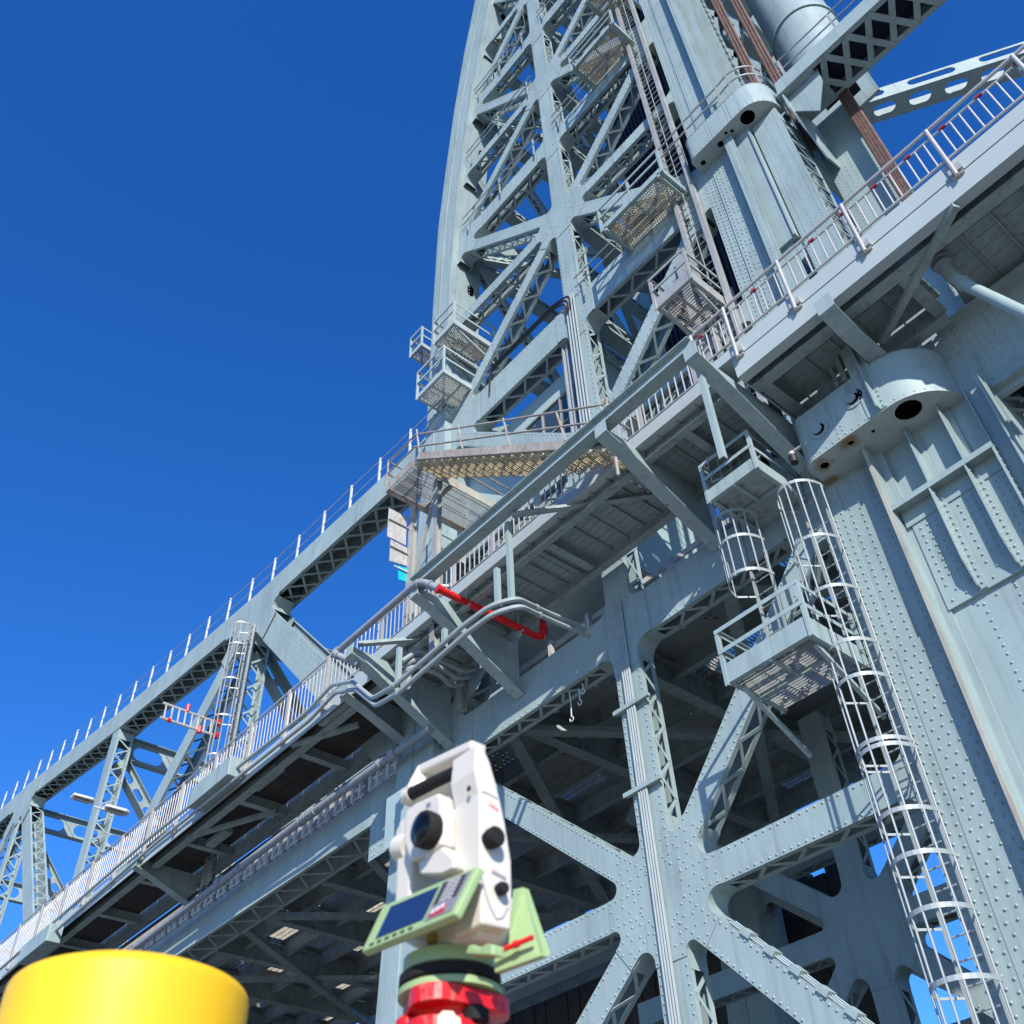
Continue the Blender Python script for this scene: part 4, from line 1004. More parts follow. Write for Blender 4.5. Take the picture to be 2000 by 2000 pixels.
# column between and above the housings
zA, zB, zC = 13.85, 25.0, 72.0
for z0, z1 in ((zA, zB), (26.15, zC)):
    a = cpart('cover_plate', M['steel'], [(-5.75, -5.12, 12.95, 12.98, z0, z1)])
    cpart('rib', M['steel'], [(-5.06, -5.03, 12.70, 13.3, z0, z1), (-5.03, -4.9, 12.70, 12.73, z0, z1), (-5.03, -4.55, 13.0, 13.02, z0, z1)])
    e = cpart('rib_edge', M['steel'], [(-4.9, -4.80, 12.72, 12.75, z0, z1)])
    P = []
    for i, z in enumerate(np.arange(z0 + .1, min(z1, 46) - .1, .17)):
        P += [(-6.05, 12.979, z), (-5.93, 12.979, z + .08), (-5.82, 12.979, z)]
        P += [(x, 12.949, z + (.08 if j % 2 else 0)) for j, x in enumerate((-5.66, -5.2))]
        if z0 < 20:
            P += [(x, 12.949, z + (.08 if j % 2 else 0)) for j, x in enumerate((-5.55, -5.43, -5.31)) if (i + j) % 3]
        elif i % 6 == 0: P += [(x, 12.949, z) for x in np.arange(-5.6, -5.2, .07)]
    rivets(a, P, (0, -1, 0), .027, far=z0 > 20)
    rivets(e, row((-4.97, 12.699, z0), (-4.97, 12.699, min(z1, 46)), .15), (0, -1, 0), .022, far=True)
cpart('guide_plate', M['steel'], [(-4.9, -4.42, 12.9, 13.0, 19.6, 25.0), (-4.42, -4.38, 12.85, 13.4, 19.6, 25.0)])
cpart('guide_shoe', M['steel'], [(-4.55, -4.3, 13.05, 13.6, 18.9, 19.55)])
# second shaft to the right of the gap, with a laced side
o = member(colm, (-3.96, 13.0, 13.8), (-3.96, 13.0, 24.9), .74, 1.0, t0=.3, t1=.6, name='laced_shaft', sides=(1,), step=.35, lw=.05)
P = []
for z in np.arange(14, 24.8, .14): P += [(x, 12.999, z) for x in (-4.28, -4.2, -3.98, -3.70)]
rivets(o, P, (0, -1, 0), .022, far=True)
for xx in (-4.31, -3.61): pass
o = member(colm, (-3.0, 14.6, 13.8), (-3.0, 14.6, 25.5), 1.1, 1.2, t0=.3, t1=.3, name='laced_shaft', sides=(1, -1), step=.5)
rivets(o, [(x, 14.599, z) for z in np.arange(14, 25.3, .16) for x in (-3.48, -3.38, -2.62, -2.52)], (0, -1, 0), .022, far=True)
rivets(o, [(x, 14.599, z) for z in np.arange(22, 25.3, .2) for x in np.arange(-3.3, -2.7, .15)], (0, -1, 0), .022, far=True)
# inner bracing behind the shafts and up the column
for k in range(5):
    for s_ in (0, 1):
        z = 26.5 + k*3.4
        member(colm, (-4.7 + .9*s_, 14.2, z), (-3.8 - .9*s_, 14.2, z + 3.4), .16, .3, name='column_brace', step=1.2, t0=.2, t1=.2)
member(colm, (-4.55, 13.6, 26.1), (-4.75, 13.6, 60), .45, .5, name='inner_shaft', t0=.3, t1=.3, sides=(1, -1), step=.5)
g = G(); g.lathe((-2.55, 15.7, 0), [(.02, 27.9), (.6, 27.95), (1.0, 28.3), (1.0, 31.8), (1.06, 31.8), (1.06, 31.95), (1.0, 31.95), (1.0, 72)], 40); part('shaft_casing', g, M['steel'], colm, smooth=True)
cpart('casing_foot', M['steel'], [(-3.7, -1.6, 14.9, 15.0, 25.2, 28.6), (-3.8, -3.7, 14.7, 16.4, 24.5, 28.6)])
cpart('casing_opening', M['void'], [(-2.9, -2.45, 14.885, 14.9, 26.2, 26.75), (-2.3, -1.95, 14.885, 14.9, 25.8, 26.5)])

# hoisting ropes
def ropes(lab, grp, xs, y, z0, z1, dx):
    t = thing('hoist_ropes', lab, 'ropes', (xs[0], y, z0), grp)
    for x in xs:
        g = G(); g.tube([(x, y, z0), (x + dx, y, z1)], .055, 7); part('rope', g, M['rope'], t, smooth=True)
a, b = at(1395, 0, 14.2), at(1482, 141, 14.2)
ropes('left bundle of rust brown ropes rising behind the upper bearing housing', 'brown hoisting ropes', [-4.16 + .095*k for k in range(3)], 14.2, 24, 72, 0)
ropes('right bundle of rust brown ropes rising behind the upper bearing housing', 'brown hoisting ropes', [-3.6 + .095*k for k in range(3)], 14.2, 24, 72, 0)
ropes('bundle of rust brown ropes crossing the blue sky behind the right railing', 'brown hoisting ropes', [-2.38 + .07*k for k in range(4)], 14.25, 12.5, 25.5, .02)

# ------------------------------------------------------------------ lift span at the right
lift = thing('lift_span', 'end of the lifting span at right with heavy riveted girder and latticed chord', 'bridge span', (0, 13, 13))
g = G(); g.prism([[(-3.0, 12.5), (9, 12.5), (9, 14.45), (-3.3, 14.45), (-3.3, 12.9)]], (0, 13.2, 0), X, Z, Y_, .03); g.box(-2.9, 9, 13.05, 13.2, 12.48, 12.51); g.box(-2.9, 9, 13.05, 13.4, 14.45, 14.48)
gd = part('bottom_girder', g, M['steel'], lift)
P = []
for i, x in enumerate(np.arange(-2.9, 3, .14)):
    for j, z in enumerate(np.arange(12.65, 14.4, .14)):
        if (x < -1.75 and (j > 4 or (i + j) % 2 == 0)) or (x >= -1.75 and (i + 2*j) % 4 == 0): P.append((x, 13.199, z))
rivets(gd, P, (0, -1, 0), .03)
member(lift, (-2.8, 13.2, 12.5), (9, 13.2, 12.5), .3, 1.3, (0, -1, 0), name='bottom_chord', step=.6)
g = G(); g.box(-1.75, -1.1, 13.6, 13.65, 14.5, 17.5)
for k in range(6): g.tube([(-1.7 + .1*k, 13.6, 14.5), (-1.7 + .1*k, 13.6, 17.5)], .035, 6)
part('ribbed_post', g, M['galv'], lift)
# upper chord, latticed underneath, with a two line guard rail
c0, c1 = Vector((-3.35, 13.0, 25.55)), Vector((8, 13.0, 24.75))
o = member(lift, c0, c1, .6, 1.25, t0=1.2, t1=.2, name='top_chord', lace=False, edge=.12)
g = G(); L = c1 - c0
for k in range(16):
    f0, f1 = .06 + k*.058, .06 + (k+1)*.058
    for u0, u1 in ((.06, 1.19), (1.19, .06)):
        g.bar(c0 + L*f0 + Vector((0, u0, -.31 - .02*(u0 < .5))), c0 + L*f1 + Vector((0, u1, -.31 - .02*(u0 < .5))), .16, .015, Z)
part('chord_lattice', g, M['steel'], lift)
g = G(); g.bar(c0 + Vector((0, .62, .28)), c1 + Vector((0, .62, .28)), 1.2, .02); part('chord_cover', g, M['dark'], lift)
g = G(); g.bar(c0 + Vector((-.1, .62, -.30)), c0 + L*.085 + Vector((0, .62, -.30)), 1.24, .02); part('tie_plate', g, M['steel'], lift)
g = G(); g.prism([[(-3.55, 25.9), (-2.3, 25.3), (-2.35, 24.6), (-2.75, 23.6), (-3.35, 24.6)]], (0, 13.25, 0), X, Z, Y_, .04)
g.prism([[(13.05, 25.4), (14.9, 25.3), (14.9, 23.2), (14.0, 22.9), (13.05, 24.4)]], (-3.3, 0, 0), Y_, Z, X, .04)
gp = part('gusset_plate', g, M['steel'], lift)
rivets(gp, [(-3.301, y, z) for y in np.arange(13.25, 14.8, .17) for z in np.arange(23.9, 25.2, .17)] , (-1, 0, 0), .022, far=True)
rivets(gp, [(-3.259, y, z) for y in np.arange(13.25, 14.8, .17) for z in np.arange(23.9, 25.2, .17)] , (1, 0, 0), .022, far=True)
g = G()
for h in (.5, 1.0): g.tube([c0 + Vector((.2, .1, .3 + h)), c1 + Vector((0, .1, .3 + h))], .025, 6)
for f in (.03, .17, .34, .5): c = c0 + L*f + Vector((0, .1, .3)); g.box(c.x-.03, c.x+.03, c.y-.03, c.y+.03, c.z, c.z+1.0)
part('chord_rail', g, M['galv'], lift)
# lateral strut with long holes
A, B = Vector((-2.74, 15.01, 26.5)), Vector((3.3, 18.75, 26.5)); d = (B-A).normalized(); nrm = Vector((d.y, -d.x, 0)); Lb = (B-A).length
s0 = lambda p: (at(p[0], p[1], 15.0))
g = G(); ho = [oval(.55 + 1.85*k + .15, -.22, .47, .15) for k in range(4) if .55 + 1.85*k < Lb - .8]
g.prism([[(0, -.55), (Lb, -.55), (Lb, .02), (0, .02)]] + ho, A, d, Z, -nrm, .03)
h2 = [oval(.3 + .93*k, .32, .13, .16) for k in range(7) if .3 + .93*k < Lb - .4]
g.prism([[(0, .03), (Lb, .03), (Lb, .62), (0, .62)]] + h2, A + Vector((0, 0, -.55)), d, -nrm, Z, .03)
g.prism([[(0, -.55), (Lb, -.55), (Lb, .02), (0, .02)]], A - nrm*.62, d, Z, -nrm, .03)
part('lateral_strut', g, M['steel'], lift)
# ------------------------------------------------------------------ caged ladders
def ladder(lab, cx, y, z0, z1, hoops, rad=.4, wd=.42, mat=None, out=1.0, doubles=(), rung=.3, depth=.78, straps=5, r=.016, cage0=None):
    mat = mat or M['cage']; t = thing('caged_ladder', lab, 'ladder', (cx, y, z0))
    for s_ in (-1, 1):
        g = G(); g.box(cx + s_*wd/2 - .016, cx + s_*wd/2 + .016, y-.04, y+.04, z0, z1); part('stile', g, mat, t)
    g = G(); g.tube([(cx - wd/2, y, 0), (cx + wd/2, y, 0)], .014, 6); rm = mesh('rung', g, mat, True)
    for z in np.arange(z0 + .15, z1, rung): link('rung', rm, t, (0, 0, z))
    # hoop: strap bent out from the stiles to a half round
    n = 18; path = [(-wd/2, -.02)] + [(-rad*math.cos(a), -.30 - (depth-.30)*math.sin(a)) for a in np.linspace(0.0, math.pi, n)] + [(wd/2, -.02)]
    g = G()
    for (xa, ya), (xb, yb) in zip(path[:-1], path[1:]):
        g.bar((cx + xa, y + ya, 0), (cx + xb, y + yb, 0), .012, .065 if abs(yb - ya) < .2 else .035, Z)
    hm = mesh('cage_hoop', g, mat, False)
    hz = list(hoops) + [h - .1 for h in doubles]
    for z in hz: link('cage_hoop', hm, t, (0, 0, z))
    lo, hi = (min(hz) - .05, max(hz) + .04)
    for a in np.linspace(.12, math.pi - .12, straps):
        x, yy = cx - rad*math.cos(a)*.985, y - .30 - (depth-.30)*math.sin(a)*.985
        g = G(); g.tube([(x, yy, lo), (x, yy, hi)], r, 6); part('cage_strap', g, mat, t, smooth=True)
    return t
hp = [at(1300 + a/2.76, 1000 + b/2.76, 12.62).z for a, b in ((960,160),(1060,430),(1180,710),(1250,895),(1390,1230),(1540,1600),(1640,1830))]
hp.append(at(1350 + 780/3.22, 850 + 370/3.22, 12.62).z); dz = hp[-2] - hp[-3]
hp = sorted(hp); lo = hp[0]
hp = [lo - 3.2, lo - 2.4, lo - 1.55, lo - .7] + hp
ladder('long caged ladder beside the massive column at lower right', -6.08, 12.86, 0, 13.0, hp, .43, .44, doubles=(hp[6], ), depth=.86, straps=7)
h2 = [at(1350 + a/3.22, 850 + b/3.22, 12.4).z for a, b in ((480, 890), (400, 690), (350, 540))]
ladder('short caged ladder between the two small platforms left of the massive column', -7.42, 12.72, 8.9, 13.9, h2 + [h2[2] + .85, h2[2] + 1.5], .42, .40, depth=.86, straps=7)
lx = at(491, 1246, 12.9).x
ladder('pale caged ladder up the truss hanger behind the left railing', lx, 12.85, 13.5, 24.2, [24.0, 23.0, 21.4, 19.8, 18.2, 16.6, 15.0], .36, .42, mat=M['galv'], depth=.8, straps=7, rung=.35, r=.02)

# straight ladder between grey posts left of the upper column
t = thing('tower_ladder', 'tall ladder between two grey guide posts left of the upper column', 'ladder', (-6.75, 12.9, 16))
for x in (-7.0, -6.38):
    g = G(); g.box(x-.06, x+.06, 12.78, 12.92, 15.5, 72); part('stile', g, M['galv'], t)
g = G(); g.tube([(-6.98, 12.86, 0), (-6.40, 12.86, 0)], .018, 5); rm = mesh('rung', g, M['galv'])
for z in np.arange(15.7, 46, .32): link('rung', rm, t, (0, 0, z))
g = G(); g.tube([(-6.69, 12.80, 15.6), (-6.69, 12.80, 60)], .014, 5); part('safety_line', g, M['galv'], t)
g = G(); g.box(-7.55, -7.3, 12.9, 13.1, 14, 22.5); g.box(-6.9, -6.75, 13.0, 13.2, 14, 18.5); part('guide_post', g, M['galv'], t)

# ------------------------------------------------------------------ work platforms
def grating(t, x0, x1, y0, y1, z, mat, pitch=.07, along='x', cross=.5):
    g = G()
    if along == 'x':
        for y in np.arange(y0, y1, pitch): g.box(x0, x1, y, y + .014, z - .035, z)
        for x in np.arange(x0, x1, cross): g.box(x, x + .02, y0, y1, z - .03, z - .005)
    else:
        for x in np.arange(x0, x1, pitch): g.box(x, x + .014, y0, y1, z - .035, z)
        for y in np.arange(y0, y1, cross): g.box(x0, x1, y, y + .02, z - .03, z - .005)
    return part('grating', g, mat, t, kind='stuff')
def mesh_grate(t, x0, x1, y0, y1, z, mat, p=.075):
    g = G(); k = int((x1-x0)/p); m = int((y1-y0)/p)
    for j in range(m):
        for i in range(k):
            o_ = p/2 if j % 2 else 0
            a, b = x0 + i*p + o_, y0 + j*p
            g.ob((a, b, z), (p*.46, 0, .0), (0, .011, 0), (0, 0, .010)); g.ob((a + p/2, b + p/2, z), (0.012, 0, 0), (0, p*.40, 0), (0, 0, .010))
    return part('grating', g, mat, t, kind='stuff')
def platform(lab, x0, x1, y0, y1, z, h=1.0, toe=.22, mat=None, gmat=None, sides='flr', style='bar', posts=2, br=True, group=None, nm='work_platform'):
    mat = mat or M['steel']; t = thing(nm, lab, 'platform', (x0, y0, z), group)
    g = G(); g.box(x0, x1, y0, y0+.02, z-.04, z+toe); g.box(x0, x1, y0, y0+.09, z-.06, z-.04); part('toe_board', g, mat, t)
    g = G(); g.box(x1-.02, x1, y0+.021, y1, z-.04, z+toe); g.box(x1-.09, x1, y0+.091, y1, z-.06, z-.04); part('toe_board', g, mat, t)
    g = G(); g.box(x0, x0+.02, y0+.021, y1, z-.04, z+toe); g.box(x0, x0+.09, y0+.091, y1, z-.06, z-.04); part('toe_board', g, mat, t)
    if style == 'bar': grating(t, x0+.02, x1-.02, y0+.03, y1, z+.03, gmat or M['grate'])
    elif style == 'plate':
        g = G(); g.box(x0+.02, x1-.02, y0+.02, y1, z, z+.02); part('floor_plate', g, gmat or M['deckpaint'], t)
    else: mesh_grate(t, x0+.05, x1-.05, y0+.05, y1-.05, z+.02, gmat or M['grate'])
    g = G(); g.box(x0+.02, x1-.02, (y0+y1)/2, (y0+y1)/2+.05, z-.09, z-.02); g.box((x0+x1)/2, (x0+x1)/2+.05, y0+.02, (y0+y1)/2, z-.09, z-.02); part('joist', g, mat, t)
    pp = []
    if 'f' in sides: pp += [(x0 + (x1-x0)*i/(posts-1), y0-.01) for i in range(posts)]
    if 'r' in sides: pp += [(x1, y1-.05)]
    if 'l' in sides: pp += [(x0, y1-.05)]
    for (a, b) in pp:
        g = G(); g.box(a-.035, a+.035, b-.01, b+.01, z-.1, z+h); g.box(a+.025, a+.035, b+.01, b+.06, z-.1, z+h); part('post', g, mat, t)
    for hh in (h-.03, h*.55):
        if 'f' in sides: g = G(); g.box(x0-.03, x1+.03, y0-.03, y0-.02, z+hh-.04, z+hh+.04); g.box(x0-.03, x1+.03, y0-.02, y0+.04, z+hh+.03, z+hh+.04); part('rail', g, mat, t)
        if 'r' in sides: g = G(); g.box(x1, x1+.01, y0, y1, z+hh-.04, z+hh+.04); g.box(x1-.05, x1, y0, y1, z+hh+.03, z+hh+.04); part('rail', g, mat, t)
        if 'l' in sides: g = G(); g.box(x0-.01, x0, y0, y1, z+hh-.04, z+hh+.04); g.box(x0, x0+.05, y0, y1, z+hh+.03, z+hh+.04); part('rail', g, mat, t)
    if br:
        for x in (x0 + .12, x1 - .12):
            g = G(); g.bar((x, y0 + .25, z - .08), (x, y1 + .25, z - .85), .07, .07); part('brace', g, mat, t)
    return t
platform('pale platform with two plank rails below the short caged ladder', -7.84, -6.16, 11.5, 12.95, 8.95, .98, .30, style='bar', gmat=M['galv'], posts=2)
platform('shaded small platform at the top of the short caged ladder', -7.4, -6.25, 11.55, 12.95, 12.75, .9, .22, style='plate', posts=2, br=False)
def plat_px(lab, fl, fr, Y, dp, **kw):
    a, b = at(*fl, Y), at(*fr, Y); z = (a.z + b.z)/2
    return platform(lab, a.x, b.x, Y, Y + dp, z, **kw)
c16 = lambda x, y: (780 + x/8.4, 560 + y/8.4)
plat_px('upper pale platform wrapped round the left tower leg', c16(560, 905), c16(890, 600), 12.1, 1.9, h=1.25, toe=.2, style='mesh', sides='flr', mat=M['fascia'], group=None)
plat_px('small pale platform sticking out left of the tower leg', c16(175, 1130), c16(360, 950), 13.0, 1.3, h=1.15, toe=.14, style='mesh', sides='flr', br=False, mat=M['fascia'])
plat_px('lower pale platform on the left tower leg, above a solid plate', c16(285, 1800), c16(720, 1400), 11.8, 1.6, h=1.35, toe=.14, style='mesh', sides='flr', br=False, mat=M['fascia'])
c22 = lambda x, y: (1200 + x/7.728, 450 + y/7.728)
plat_px('grey platform under the tower ladder with a bar grating floor', c22(620, 1160), c22(1150, 700), 11.6, 1.75, h=1.15, toe=.3, style='bar', sides='flr', mat=M['galv'])
c1 = lambda x, y: (750 + x/2.972, y/2.972)
for lab, fl, fr, Y, dp, k in (('brown mesh catwalk across the middle of the tower face', (1262, 1330), (1612, 990), 11.9, 1.5, 3), ('brown mesh catwalk near the top of the tower face', (1085, 395), (1330, 140), 11.9, 1.5, 2), ('brown mesh catwalk at the very top of the tower face', (1160, 10), (1330, -180), 11.9, 1.5, 2)):
    a, b = at(*c1(*fl), Y), at(*c1(*fr), Y)
    t = platform(lab, a.x, b.x, Y, Y + dp, (a.z + b.z)/2, h=1.1, toe=.18, style='mesh', sides='fl', posts=k, br=False, nm='catwalk', gmat=M['tread'])
    g = G(); g.box(a.x + .1, a.x + .18, Y, 13, a.z - .25, a.z - .05); part('bracket', g, M['steel'], t); g = G(); g.box(b.x - .18, b.x - .1, Y, 13, a.z - .25, a.z - .05); part('bracket', g, M['steel'], t)
# guard rails running along the struts of the tower face
for z, xa, xb in ((24.45, -11.0, -6.9), (35.55, -11.0, -7.0), (35.55, -16.5, -11.8), (46.35, -15.6, -11.8), (46.35, -11, -7), (40.9, -16.2, -11.8)):
    t = thing('strut_rail', 'two line guard rail along the %s strut of the tower face, %s half' % ({24.45: 'lowest upper', 35.55: 'middle', 46.35: 'high', 40.9: 'star level'}[z], 'right' if xb > -10 else 'left'), 'guard rail', (xa, 12.9, z))
    g = G(); z0 = z + .3
    for h in (.55, 1.05): g.tube([(xa, 12.85, z0 + h), (xb, 12.85, z0 + h)], .025, 6)
    part('rail', g, M['galv'], t)
    for x in np.linspace(xa + .3, xb - .3, 3): g = G(); g.box(x-.04, x+.04, 12.86, 12.88, z0 - .2, z0 + 1.1); part('post', g, M['steel'], t)
    if z > 30:
        mg = G()
        mg.box(xa, xb, 12.1, 12.16, z0 - .12, z0); mg.box(xa, xb, 12.9, 12.95, z0-.12, z0); part('walk_edge', mg, M['steel'], t) if xb > -10 and False else None

# ------------------------------------------------------------------ rusty stair and landing
st = thing('access_stair', 'weathered stair with tan treads and rusty pipe rails beside the tower', 'stair', (-12, 10.3, 16))
YS0, YS1 = 10.3, 11.2
T0, T1 = Vector((-15.35, YS0, 19.62)), Vector((-8.5, YS0, 14.22)); dS = (T1 - T0); LS = dS.length; dn = dS.normalized(); up = Vector((-dn.z, 0, dn.x)) * (1 if dn.x > 0 else -1)
for y in (YS0, YS1):
    g = G(); g.ob((T0 + T1)/2 + Vector((0, y - YS0, 0)) + up*.19, dS/2, Vector((0, .012, 0)), up*.12); g.ob((T0 + T1)/2 + Vector((0, y - YS0 - .03, 0)) + up*.07, dS/2, Vector((0, .045, 0)), up*.012)
    part('stringer', g, M['rust'], st)
N = 20
for i in range(N):
    c = T0 + dS*((i + .5)/N) + up*.03; g = G()
    for q in np.arange(-.17, .15, .046): g.box(c.x + q, c.x + q + .02, YS0 + .02, YS1 - .02, c.z - .016, c.z + .012)
    for y in np.arange(YS0 + .05, YS1, .16): g.box(c.x - .17, c.x + .15, y, y + .012, c.z - .02, c.z)
    g.box(c.x + .14, c.x + .155, YS0 + .02, YS1 - .02, c.z - .05, c.z + .012); g.box(c.x - .17, c.x - .16, YS0 + .02, YS1 - .02, c.z - .03, c.z + .1)
    part('tread', g, M['tread'], st)
def prail(pts, r=.028, mat='rust'):
    g = G(); g.tube(pts, r, 7); return part('pipe_rail', g, M[mat], st)
LX0, LX1, LY1, LZ = -16.72, -15.4, 13.1, 19.75
for h in (.55, 1.05):
    H = Vector((0, 0, h + .25))
    prail([Vector((LX0, YS0 + .9, LZ + h)), Vector((LX0, YS0, LZ + h)), Vector((LX1, YS0, LZ + h)), T1 + H + Vector((0,0,.1))])
    prail([Vector((LX0, YS0, LZ + h)), Vector((LX0, LY1, LZ + h))])
for f in (0, .28, .54, .80, .985):
    c = T0.lerp(T1, f); prail([c + up*.3, Vector((c.x, c.y, c.z + 1.35))])
prail([(LX0, YS0, LZ - .1), (LX0, YS0, LZ + 1.1)]); prail([(LX0, 11.7, LZ), (LX0, 11.7, LZ + 1.1)]); prail([(LX0, 13, LZ), (LX0, 13, LZ + 1.1)])
for h in (.5, 1.0): prail([(-8.45, YS0, 14.4 + h + .35), (-8.45, YS1 + .5, 14.4 + h + .35), (-7.3, YS1 + .6, 14.4 + h + .35)])
prail([(-8.45, YS0 + .05, 13.5), (-8.45, YS0 + .05, 15.8)], .035); prail([(-8.45, YS1 + .5, 13.5), (-8.45, YS1 + .5, 15.8)])
g = G(); g.box(LX0, LX1, YS0 - .02, YS0, LZ - .2, LZ + .06); g.box(LX0 - .02, LX0, YS0, LY1, LZ - .2, LZ + .06); g.box(LX1, LX1 + .02, YS1, LY1, LZ - .2, LZ + .06); g.box(LX0, LX1, LY1, LY1 + .02, LZ - .2, LZ + .06); g.box(LX0, LX1, 11.6, 11.68, LZ - .14, LZ - .02)
part('landing_frame', g, M['rust'], st)
grating(st, LX0 + .02, LX1, YS0 + .02, LY1, LZ, M['galv'], .055, 'x', .35)
g = G(); p0, p1 = Vector((-15.35, YS1 + .1, 19.1)), Vector((-15.3, 13.6, 18.6)); g.bar((LX1 + .06, YS1 - .1, LZ - .12), (LX1 + .06, 14.4, LZ - .12), .03, .3); part('rear_stringer', g, M['rustedge'], st)
prail([(LX1 + .06, 12.2, LZ + .9), (LX1 + .06, 14.2, LZ + .9)]); prail([(LX1 + .06, 12.2, LZ + .5), (LX1 + .06, 14.2, LZ + .5)]); prail([(LX1 + .06, 14.2, LZ - .1), (LX1 + .06, 14.2, LZ + .95)])
for (x, y) in ((-15.45, 11.15), (-16.65, 11.2), (-16.65, 12.9)):
    g = G(); g.box(x-.09, x+.09, y-.09, y-.075, 13.4, LZ - .2); g.box(x-.09, x+.09, y+.075, y+.09, 13.4, LZ - .2); g.box(x-.012, x+.012, y-.075, y+.075, 13.4, LZ - .2); part('column', g, M['galv'], st)
g = G(); g.bar((-16.65, 11.2, 16.3), (-15.5, 11.2, LZ - .25), .09, .09); g.bar((-16.65, 11.2, 15.3), (-15.5, 11.2, 16.5), .06, .06); g.bar((-16.6, 11.2, 16.6), (-15.5, 12.9, 16.6), .06, .06); part('knee_strut', g, M['galv'], st)
# dark clutter (junction boxes, valves) below the landing
jb = thing('junction_boxes', 'dark junction boxes and cabling on the tower leg below the stair landing', 'electrical boxes', (-16.2, 12.4, 15.2))
for (x, z, a, b) in ((-16.3, 15.2, .25, .4), (-15.9, 16.3, .18, .25), (-16.1, 17.2, .15, .35), (-15.6, 15.0, .2, .2)):
    g = G(); g.box(x-a, x+a, 12.3, 12.55, z-b, z+b); part('box', g, M['cable'], jb, bev=.02)
# signs seen from behind
for lab, P, mt in (('square white sign seen from behind, left of the stair column', ((80, 818), (212, 885), (205, 1100), (66, 1030)), 'sign'),
                   ('square stained sign seen from behind, under the white one', ((92, 1055), (216, 1120), (212, 1255), (84, 1215)), 'sign'),
                   ('small cyan sign seen from behind, lowest on the stair column', ((148, 1254), (211, 1272), (211, 1375), (152, 1358)), 'cyan')):
    V = [atx(740 + a/3.864, 780 + b/3.864, -16.72) for a, b in P]; g = G(); g.prism([[(v.y, v.z) for v in V]], (-16.76, 0, 0), Y_, Z, X, .03)
    t = thing('sign', lab, 'sign', V[3]); part('panel', g, M[mt], t)
    g = G(); c = sum(V, Vector())/4; g.bar(c + Vector((.02, -.3, .1)), c + Vector((.02, .5, .1)), .04, .03); part('bracket', g, M['white'] if mt == 'cyan' else M['galv'], t)

# ------------------------------------------------------------------ things on the truss
for i, (p, lab) in enumerate((((161, 1563), 'upper of two street lights on the laced truss post'), ((225, 1586), 'lower of two street lights on the laced truss post'))):
    c = at(*p, 13.3); t = thing('street_light', lab, 'street light', c, 'street lights on the truss post')
    s_ = -1 if i == 0 else 1
    g = G(); g.tube([c + Vector((0, -.5*s_*-1, .0)), c + Vector((0, .95 if i == 0 else -.95, -.03))], .04, 6); part('arm', g, M['white'], t)
    g = G(); P = [(-.26, -.55), (.26, -.55), (.3, .4), (.18, .58), (-.18, .58), (-.3, .4)]; g.prism([P], c + Vector((0, 0, .02)), X, Y_, Z, .13); part('head', g, M['white'], t, bev=.03)
    g = G(); g.box(c.x-.2, c.x+.2, c.y-.38, c.y+.3, c.z, c.z+.018); part('lens', g, M['rust'], t)
r1, r2 = at(428, 1413, 12.9), at(424, 1438, 12.9); l1, l2 = atx(319, 1373, r1.x), atx(313, 1401, r2.x)
t = thing('marker_boom', 'red and white ladder shaped boom sticking out from the truss hanger', 'boom', r1)
for a, b in ((l1, r1), (l2, r2)): g = G(); g.tube([a, b], .05, 6); part('rail', g, M['sign'], t)
for k in range(8):
    f = .06 + k*.115; g = G(); g.tube([l1.lerp(r1, f), l2.lerp(r2, f)], .035, 6); part('rung', g, M['sign'], t)
c1_, c2_ = l1.lerp(r1, .42), l2.lerp(r2, .68)
for p, q, r_ in ((r1 - (r1-l1)*.05, r1, .14), (r2 - (r2-l2)*.05, r2, .14), (l2.lerp(r2, .12), l2.lerp(r2, .17), .09), (c1_, c1_ + Vector((0, 0, .3)), .08), (c2_ + Vector((0,0,-.1)), c2_ + Vector((0, 0, .15)), .09)):
    g = G(); g.tube([p, q], r_, 8); part('beacon', g, M['red'], t)
# red boards of a temporary barrier along the inner side of the left footway
tb = thing('safety_barrier', 'temporary red and white board fence glimpsed behind the left footway railing', 'barrier', (-20, 12.6, 14.8))
for i, x in enumerate(np.arange(-19.5, -48, -.9)):
    g = G(); g.box(x - .84, x, 12.5, 12.53, 15.15 + .05*(i % 3), 15.75); part('board', g, M['redclip' if i % 5 else 'white'], tb)
# stainless cable brackets standing along the bottom chord
cb = thing('cable_brackets', 'row of pale looped cable brackets along the top of the bottom chord', 'cable brackets', (-27, 13, 13))
bm = G()
for q, w_ in ((-.25, .05), (.12, .045)): bm.box(q-w_, q+w_, -.06, .02, .0, .5)
bm.box(-.25, .12, -.04, -.02, .44, .5); bm.box(-.3, .3, -.03, .0, .02, .07); bm.box(-.05, .1, -.08, .0, .22, .3); bm.box(.12, .34, -.02, 0, .26, .31); bme = mesh('bracket', bm, M['white'])
for x in np.arange(-19.6, -62, -.85): link('bracket', bme, cb, (x, 12.95, 13.0))
g = G(); g.tube([(-60, 12.85, 13.62), (-19, 12.85, 13.62)], .03, 6); g.tube([(-60, 12.9, 13.75), (-19, 12.9, 13.75)], .03, 6); part('messenger_cable', g, M['cable'], cb)
